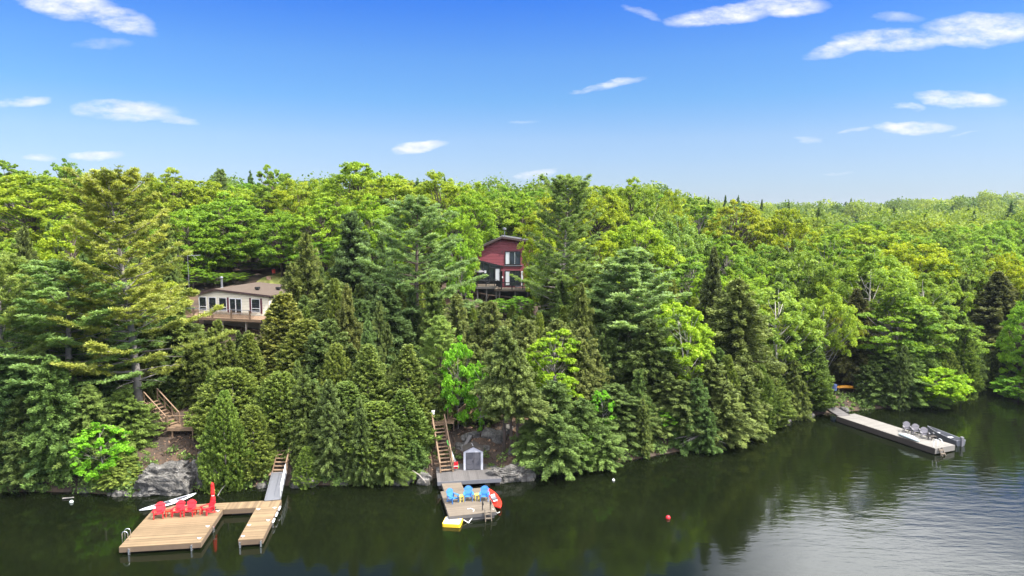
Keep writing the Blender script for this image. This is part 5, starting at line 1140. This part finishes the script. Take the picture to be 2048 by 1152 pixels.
# ------------------------------------------------------------------ red house
HX, HY = -1.4, 100.5; HZ = 10.7
def hz(py): return at_d(1024, py, HY).z-HZ
def hx(px): return (px-1024)/FPX*(HY*math.cos(PITCH)+.5)
RH = empty('red_house', (0, HY, HZ), 0, 'dark red two-storey gabled house with black-framed windows high in the trees', 'house')
xl, xr, xp = hx(956), hx(1078), hx(1004); zp, zl, zr = hz(476), hz(498), hz(487)
MB().prism([(xl, 3.35), (hx(1005), 2.2), (hx(1005), -.3), (xr, -.3), (xr, zr), (xp, zp), (xl, zl)], 0, 9).build('wall', M['redwall'], RH)
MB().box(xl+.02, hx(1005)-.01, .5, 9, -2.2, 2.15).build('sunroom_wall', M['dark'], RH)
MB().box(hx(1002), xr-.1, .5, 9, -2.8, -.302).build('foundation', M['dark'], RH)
rf = MB()
for (xa, za, xb, zb_) in ((xl-.45, zl-.16, xp, zp+.03), (xp, zp+.03, xr+.5, zr-.06)): rf.add([(xa, -.5, za), (xb, -.5, zb_), (xb, 9.4, zb_), (xa, 9.4, za), (xa, -.5, za+.17), (xb, -.5, zb_+.17), (xb, 9.4, zb_+.17), (xa, 9.4, za+.17)], [(0, 3, 2, 1), (4, 5, 6, 7), (0, 1, 5, 4), (2, 3, 7, 6), (3, 0, 4, 7), (1, 2, 6, 5)])
rf_ = rf.build('roof', M['roof_grey'], RH)
fa = MB()
for (xa, za, xb, zb_) in ((xl-.45, zl-.22, xp, zp-.03), (xp, zp-.03, xr+.5, zr-.12)): fa.add([(xa, -.54, za), (xb, -.54, zb_), (xb, -.503, zb_), (xa, -.503, za), (xa, -.54, za+.30), (xb, -.54, zb_+.30), (xb, -.503, zb_+.30), (xa, -.503, za+.30)], [(0, 3, 2, 1), (4, 5, 6, 7), (0, 1, 5, 4), (2, 3, 7, 6), (3, 0, 4, 7), (1, 2, 6, 5)])
fa.build('fascia', M['trim_dark'], RH)
def bwin(px0, px1, py0, py1, splits, y=0, name='window', rows=None): return window(RH, hx(px0), hx(px1), hz(py1), hz(py0), y=y, split=[hx(s_) for s_ in splits], frame='black', fw=.10, name=name, rows=rows, d=.07)
bwin(1009.5, 1041, 502.5, 529.5, [1020, 1031]); bwin(1009.5, 1041, 541, 571.5, [1020, 1031], name='patio_door')
cu = MB(); cu.box(hx(1011), hx(1019), -.026, -.004, hz(528), hz(504)); MB().box(hx(1009), hx(1045), -.12, -.004, hz(532), hz(530.2)).build('window_sill', M['metal_grey'], RH)
M['curtain'] = material('pale_curtain', (.55, .57, .60), .8, .1, 6)
for (a, b_, c_, d_) in ((1011.3, 1019, 504.5, 528), (1029, 1030.3, 504.5, 528), (1011.3, 1019, 543, 570), (1042.5, 1046, 542, 571)): MB().box(hx(a), hx(b_), -.036, -.030, hz(d_), hz(c_)).build('curtain', M['curtain'], RH)
# sloping glass of the sunroom
sl_ = MB(); ya, yb = -.10, -.003
def bar(x0, z0, x1, z1, w_=.13): sl_.beam((x0, -.05, z0), (x1, -.05, z1), .12, w_)
lx0, lx1 = hx(957), hx(1001); t0, t1 = hz(521.5), hz(531.5); b0_ = hz(562)
bar(lx0-.6, t0+.14, hx(1007), t1-.16, .24); bar(lx0, b0_, lx1, b0_)
for px in (957, 967, 979.5, 1000.5): x = hx(px); z = t0+(t1-t0)*(x-lx0)/(lx1-lx0); bar(x, b0_, x, z)
bar(hx(979.5), hz(535.5), hx(1000.5), hz(535.5)); bar(hx(990), b0_, hx(990), hz(535.5))
so_ = sl_.build('sunroom_window', M['black'], RH)
pn = MB(); pn.prism([(lx0, b0_), (lx1, b0_), (lx1, t1), (lx0, t0)], -.03, -.005); pn.build('pane', M['glass'], so_)
MB().box(hx(991), hx(999), -.05, -.032, hz(561), hz(537.5)).build('curtain', M['curtain'], RH)
MB().box(hx(968.5), hx(972.5), -.06, -.032, hz(546), hz(541)).build('wall_sign', M['curtain'], RH)
lwg = MB(); lwg.prism([(hx(930), -.6), (xl-.01, -.6), (xl-.01, hz(517)), (hx(930), hz(521))], 1.5, 8); lwg.build('side_wing', M['redwall'], RH); MB().prism([(hx(929), hz(521)-.02), (xl-.012, hz(517)+.01), (xl-.012, hz(517)+.13), (hx(929), hz(521)+.12)], 1.2, 8.2).build('wing_roof', M['trim_dark'], RH); window(RH, hx(935), hx(953), hz(560), hz(530), y=1.5, split=[hx(944)], frame='black', name='window', fw=.1)
for (px, py) in ((1004.5, 503), (1004.5, 542.5), (1005, 554.5)): MB().box(hx(px)-.07, hx(px)+.07, -.16, -.004, hz(py)-.12, hz(py)+.12).build('wall_lamp', M['white'] if py > 550 else M['trim_dark'], RH)
vt = MB(); vt.tube([(xp+.35, 1.6, zp-.1), (xp+.35, 1.6, zp+1.15)], .06, 8); vt.lathe([(.05, zp+1.16), (.28, zp+1.2), (.28, zp+1.42), (.05, zp+1.5)], 10, (xp+.35, 1.6)); vt.build('chimney_pipe', M['metal_grey'], rf_)
# decks
UD = empty('upper_deck', (0, HY, HZ), 0, 'higher left deck of the red house with black wire railing on tall posts', 'deck')
uz = hz(568.8)+.06; ux0, ux1 = hx(905), hx(992); uy = -3.6
boards_x(ux0, ux1, uy, -.12, uz-.05, uz, .14, 51).build('deck', M['wood_old'], UD); MB().box(ux0, ux1, uy-.06, uy-.003, uz-.32, uz-.005).build('rim_beam', M['wood_grey'], UD)
for px in (911, 934, 957, 974.5): MB().box(hx(px)-.09, hx(px)+.09, uy+.1, uy+.28, uz-3.4, uz-.052).build('post', M['wood_grey'], UD)
def railing(parent, pts, z, h, sp, mat='black', wires=4, balusters=0):
    for a, b in zip(pts[:-1], pts[1:]):
        a = Vector((*a, z)); b = Vector((*b, z)); L = (b-a).length; n = max(1, round(L/sp)); rb = MB()
        for i in range(n+1): p = a.lerp(b, i/n); rb.box(p.x-.055, p.x+.055, p.y-.055, p.y+.055, z, z+h)
        rb.beam(a+Vector((0, 0, h)), b+Vector((0, 0, h)), .10, .10)
        for k in range(wires): rb.beam(a+Vector((0, 0, h*(k+1)/(wires+1))), b+Vector((0, 0, h*(k+1)/(wires+1))), .022, .022)
        for i in range(balusters*n): p = a.lerp(b, (i+.5)/(balusters*n)); rb.box(p.x-.02, p.x+.02, p.y-.02, p.y+.02, z+.05, z+h)
        rb.build('railing', M[mat], parent)
railing(UD, [(ux0, uy+.05), (ux1-.1, uy+.05)], uz, 1.0, 1.4)
LD = empty('lower_deck', (0, HY, HZ), 0, 'lower right deck of the red house with black baluster railing', 'deck')
lz_ = hz(576.2)+.10; lx_0, lx_1 = hx(989), hx(1066); ly = -2.9
boards_x(lx_0, lx_1, ly, -.12, lz_-.05, lz_, .14, 52).build('deck', M['wood_old'], LD); MB().box(lx_0, lx_1, ly-.06, ly-.003, lz_-.24, lz_-.005).build('rim_beam', M['wood_old'], LD)
for px in (993, 999.5, 1030, 1055): MB().box(hx(px)-.09, hx(px)+.09, ly+.1, ly+.28, lz_-3.0, lz_-.052).build('post', M['wood_grey'], LD)
railing(LD, [(hx(1003), ly+.05), (lx_1, ly+.05)], lz_, 1.0, 1.6, wires=1, balusters=8)
dst = empty('deck_steps', (hx(993), HY+uy+1.0, HZ+lz_), 0, 'few pale steps with a black handrail joining the two decks of the red house', 'stairs')
for i in range(3): MB().box(.0+i*.25, .3+i*.25, -.5, .5, (uz-lz_)*(1-(i+1)/3.5)-.03, (uz-lz_)*(1-(i+1)/3.5)+.01).build('tread', M['wood_old'], dst)
MB().beam((-.1, -.55, 1.0+uz-lz_), (.9, -.55, 1.0), .05, .05).build('handrail', M['black'], dst)
pu = empty('parasol', (hx(953), HY-1.6, HZ+uz), 0, 'open grey parasol standing on the higher deck of the red house', 'parasol')
MB().tube([(0, 0, 0), (0, 0, 2.25)], .03, 6).build('pole', M['black'], pu); MB().lathe([(1.32, 1.95), (1.3, 2.0), (.65, 2.22), (.03, 2.38)], 8).build('canopy', M['grey'], pu)
tb_ = empty('patio_table', (hx(964), HY-2.0, HZ+uz), 0, 'dark patio table behind the wire railing of the higher deck', 'table'); MB().box(-.8, .8, -.45, .45, .70, .74).build('table_top', M['black'], tb_)
for (x, y) in ((-.7, -.38), (.7, -.38), (-.7, .38), (.7, .38)): MB().box(x-.03, x+.03, y-.03, y+.03, 0, .698).build('leg', M['black'], tb_)
def patio_chair(x, y, rz, label):
    c = empty('patio_chair', (x, HY+y, HZ+uz), rz, label, 'chair', 'dark patio chairs on the higher deck'); MB().box(-.25, .25, -.25, .25, .42, .46).build('seat', M['grey'], c); MB().box(-.25, .25, .21, .25, .47, .95).build('backrest', M['black'], c)
    for (a, b) in ((-.22, -.22), (.22, -.22), (-.22, .2), (.22, .2)): MB().box(a-.02, a+.02, b-.02, b+.02, 0, .418).build('leg', M['black'], c)
patio_chair(hx(950), -2.2, R(90), 'dark patio chair left of the table under the grey parasol'); patio_chair(hx(976), -2.1, R(-90), 'dark patio chair right of the table near the sliding door')
lo = empty('lounge_chair', (hx(1041), HY-1.6, HZ+lz_), 0, 'low grey lounge chair on the lower deck of the red house', 'chair'); MB().box(-.8, .4, -.3, .3, .28, .34).build('seat', M['grey'], lo); MB().beam((.4, 0, .32), (.95, 0, .62), .6, .05).build('backrest', M['grey'], lo)
for (x, y) in ((-.7, -.25), (.5, -.25), (-.7, .25), (.5, .25)): MB().box(x-.03, x+.03, y-.03, y+.03, 0, .278).build('leg', M['grey'], lo)
def undergrowth():
    r = np.random.default_rng(18); Q = []; Tn = []
    for _ in range(1700):
        j = r.integers(3, len(SHORE)-5); t_ = r.random(); x = SHORE[j][0]*(1-t_)+SHORE[j+1][0]*t_; y = SHORE[j][1]*(1-t_)+SHORE[j+1][1]*t_+abs(r.normal())*1.5
        if -7.0 < x < 1.2 and r.random() < .93: continue
        if -28.8 < x < -22.5 and r.random() < .8: continue
        if -18.9 < x < -17.4 or 32 < x < 35.5: continue
        z = gz(x, y); n = 70; rad = r.uniform(.25, .7); u = rdir(r, n); u[:, 2] = abs(u[:, 2]); p = np.array([x, y, z])+u*rad*r.uniform(.5, 1, (n, 1)); nn = unit(u+rdir(r, n)*.8+UP*.3); e = r.uniform(.05, .13, n)
        Q.append(diamonds(p, rdir(r, n), nn, e, e*.6)); Tn.append(np.clip(r.random()*.6+r.uniform(0, .4, n), 0, 1))
    o = bpy.data.objects.new('undergrowth', quad_mesh('undergrowth', np.concatenate(Q), np.concatenate(Tn), M['cedar'])); o.color = (.7, .9, .8, 1)
    tag(link(o), 'low green undergrowth along the bank above the water', 'undergrowth', kind='stuff')
undergrowth()
# loose litter and stones on the open slopes
def litter():
    r = np.random.default_rng(8); n = 9000; P_ = []
    for (x0, x1, y0, y1, k) in ((-29, -19, 50, 62, 5200), (-7, 4, 52.5, 66, 5600), (31, 44, 71, 80, 1800)):
        x = r.uniform(x0, x1, k); y = r.uniform(y0, y1, k); z = ground_h(x, y); s = shore_s(x, y); P_.append(np.stack([x, y, z+.03], -1)[s > .15])
    p = np.concatenate(P_); n = len(p); nn = unit(UP+rdir(r, n)*.5); e = r.uniform(.03, .11, n)*np.where(r.random(n) < .08, 2.2, 1)
    o = bpy.data.objects.new('leaf_litter', quad_mesh('leaf_litter', diamonds(p, rdir(r, n), nn, e, e*r.uniform(.2, .6, n)), r.random(n), material('dry_litter', (.17, .10, .06), .9, .2, 3, tint=1.6)))
    tag(link(o), 'dry leaves and twigs strewn over the bare brown slopes', 'litter', kind='stuff')
litter()
# ------------------------------------------------------------------ air
hm = bpy.data.materials.new('haze_air'); hm.use_nodes = True; hn = hm.node_tree; hn.nodes.clear()
pv = hn.nodes.new('ShaderNodeVolumePrincipled'); pv.inputs['Color'].default_value = (.80, .88, 1, 1); pv.inputs['Density'].default_value = .00009; pv.inputs['Anisotropy'].default_value = .3
ho = hn.nodes.new('ShaderNodeOutputMaterial'); hn.links.new(pv.outputs[0], ho.inputs['Volume'])
hb_ = MB(); hb_.box(-2400, 2400, -950, 3700, -6, 60); tag(hb_.build('haze', hm), 'thin pale air over the lake and the far woods', 'haze', kind='stuff')
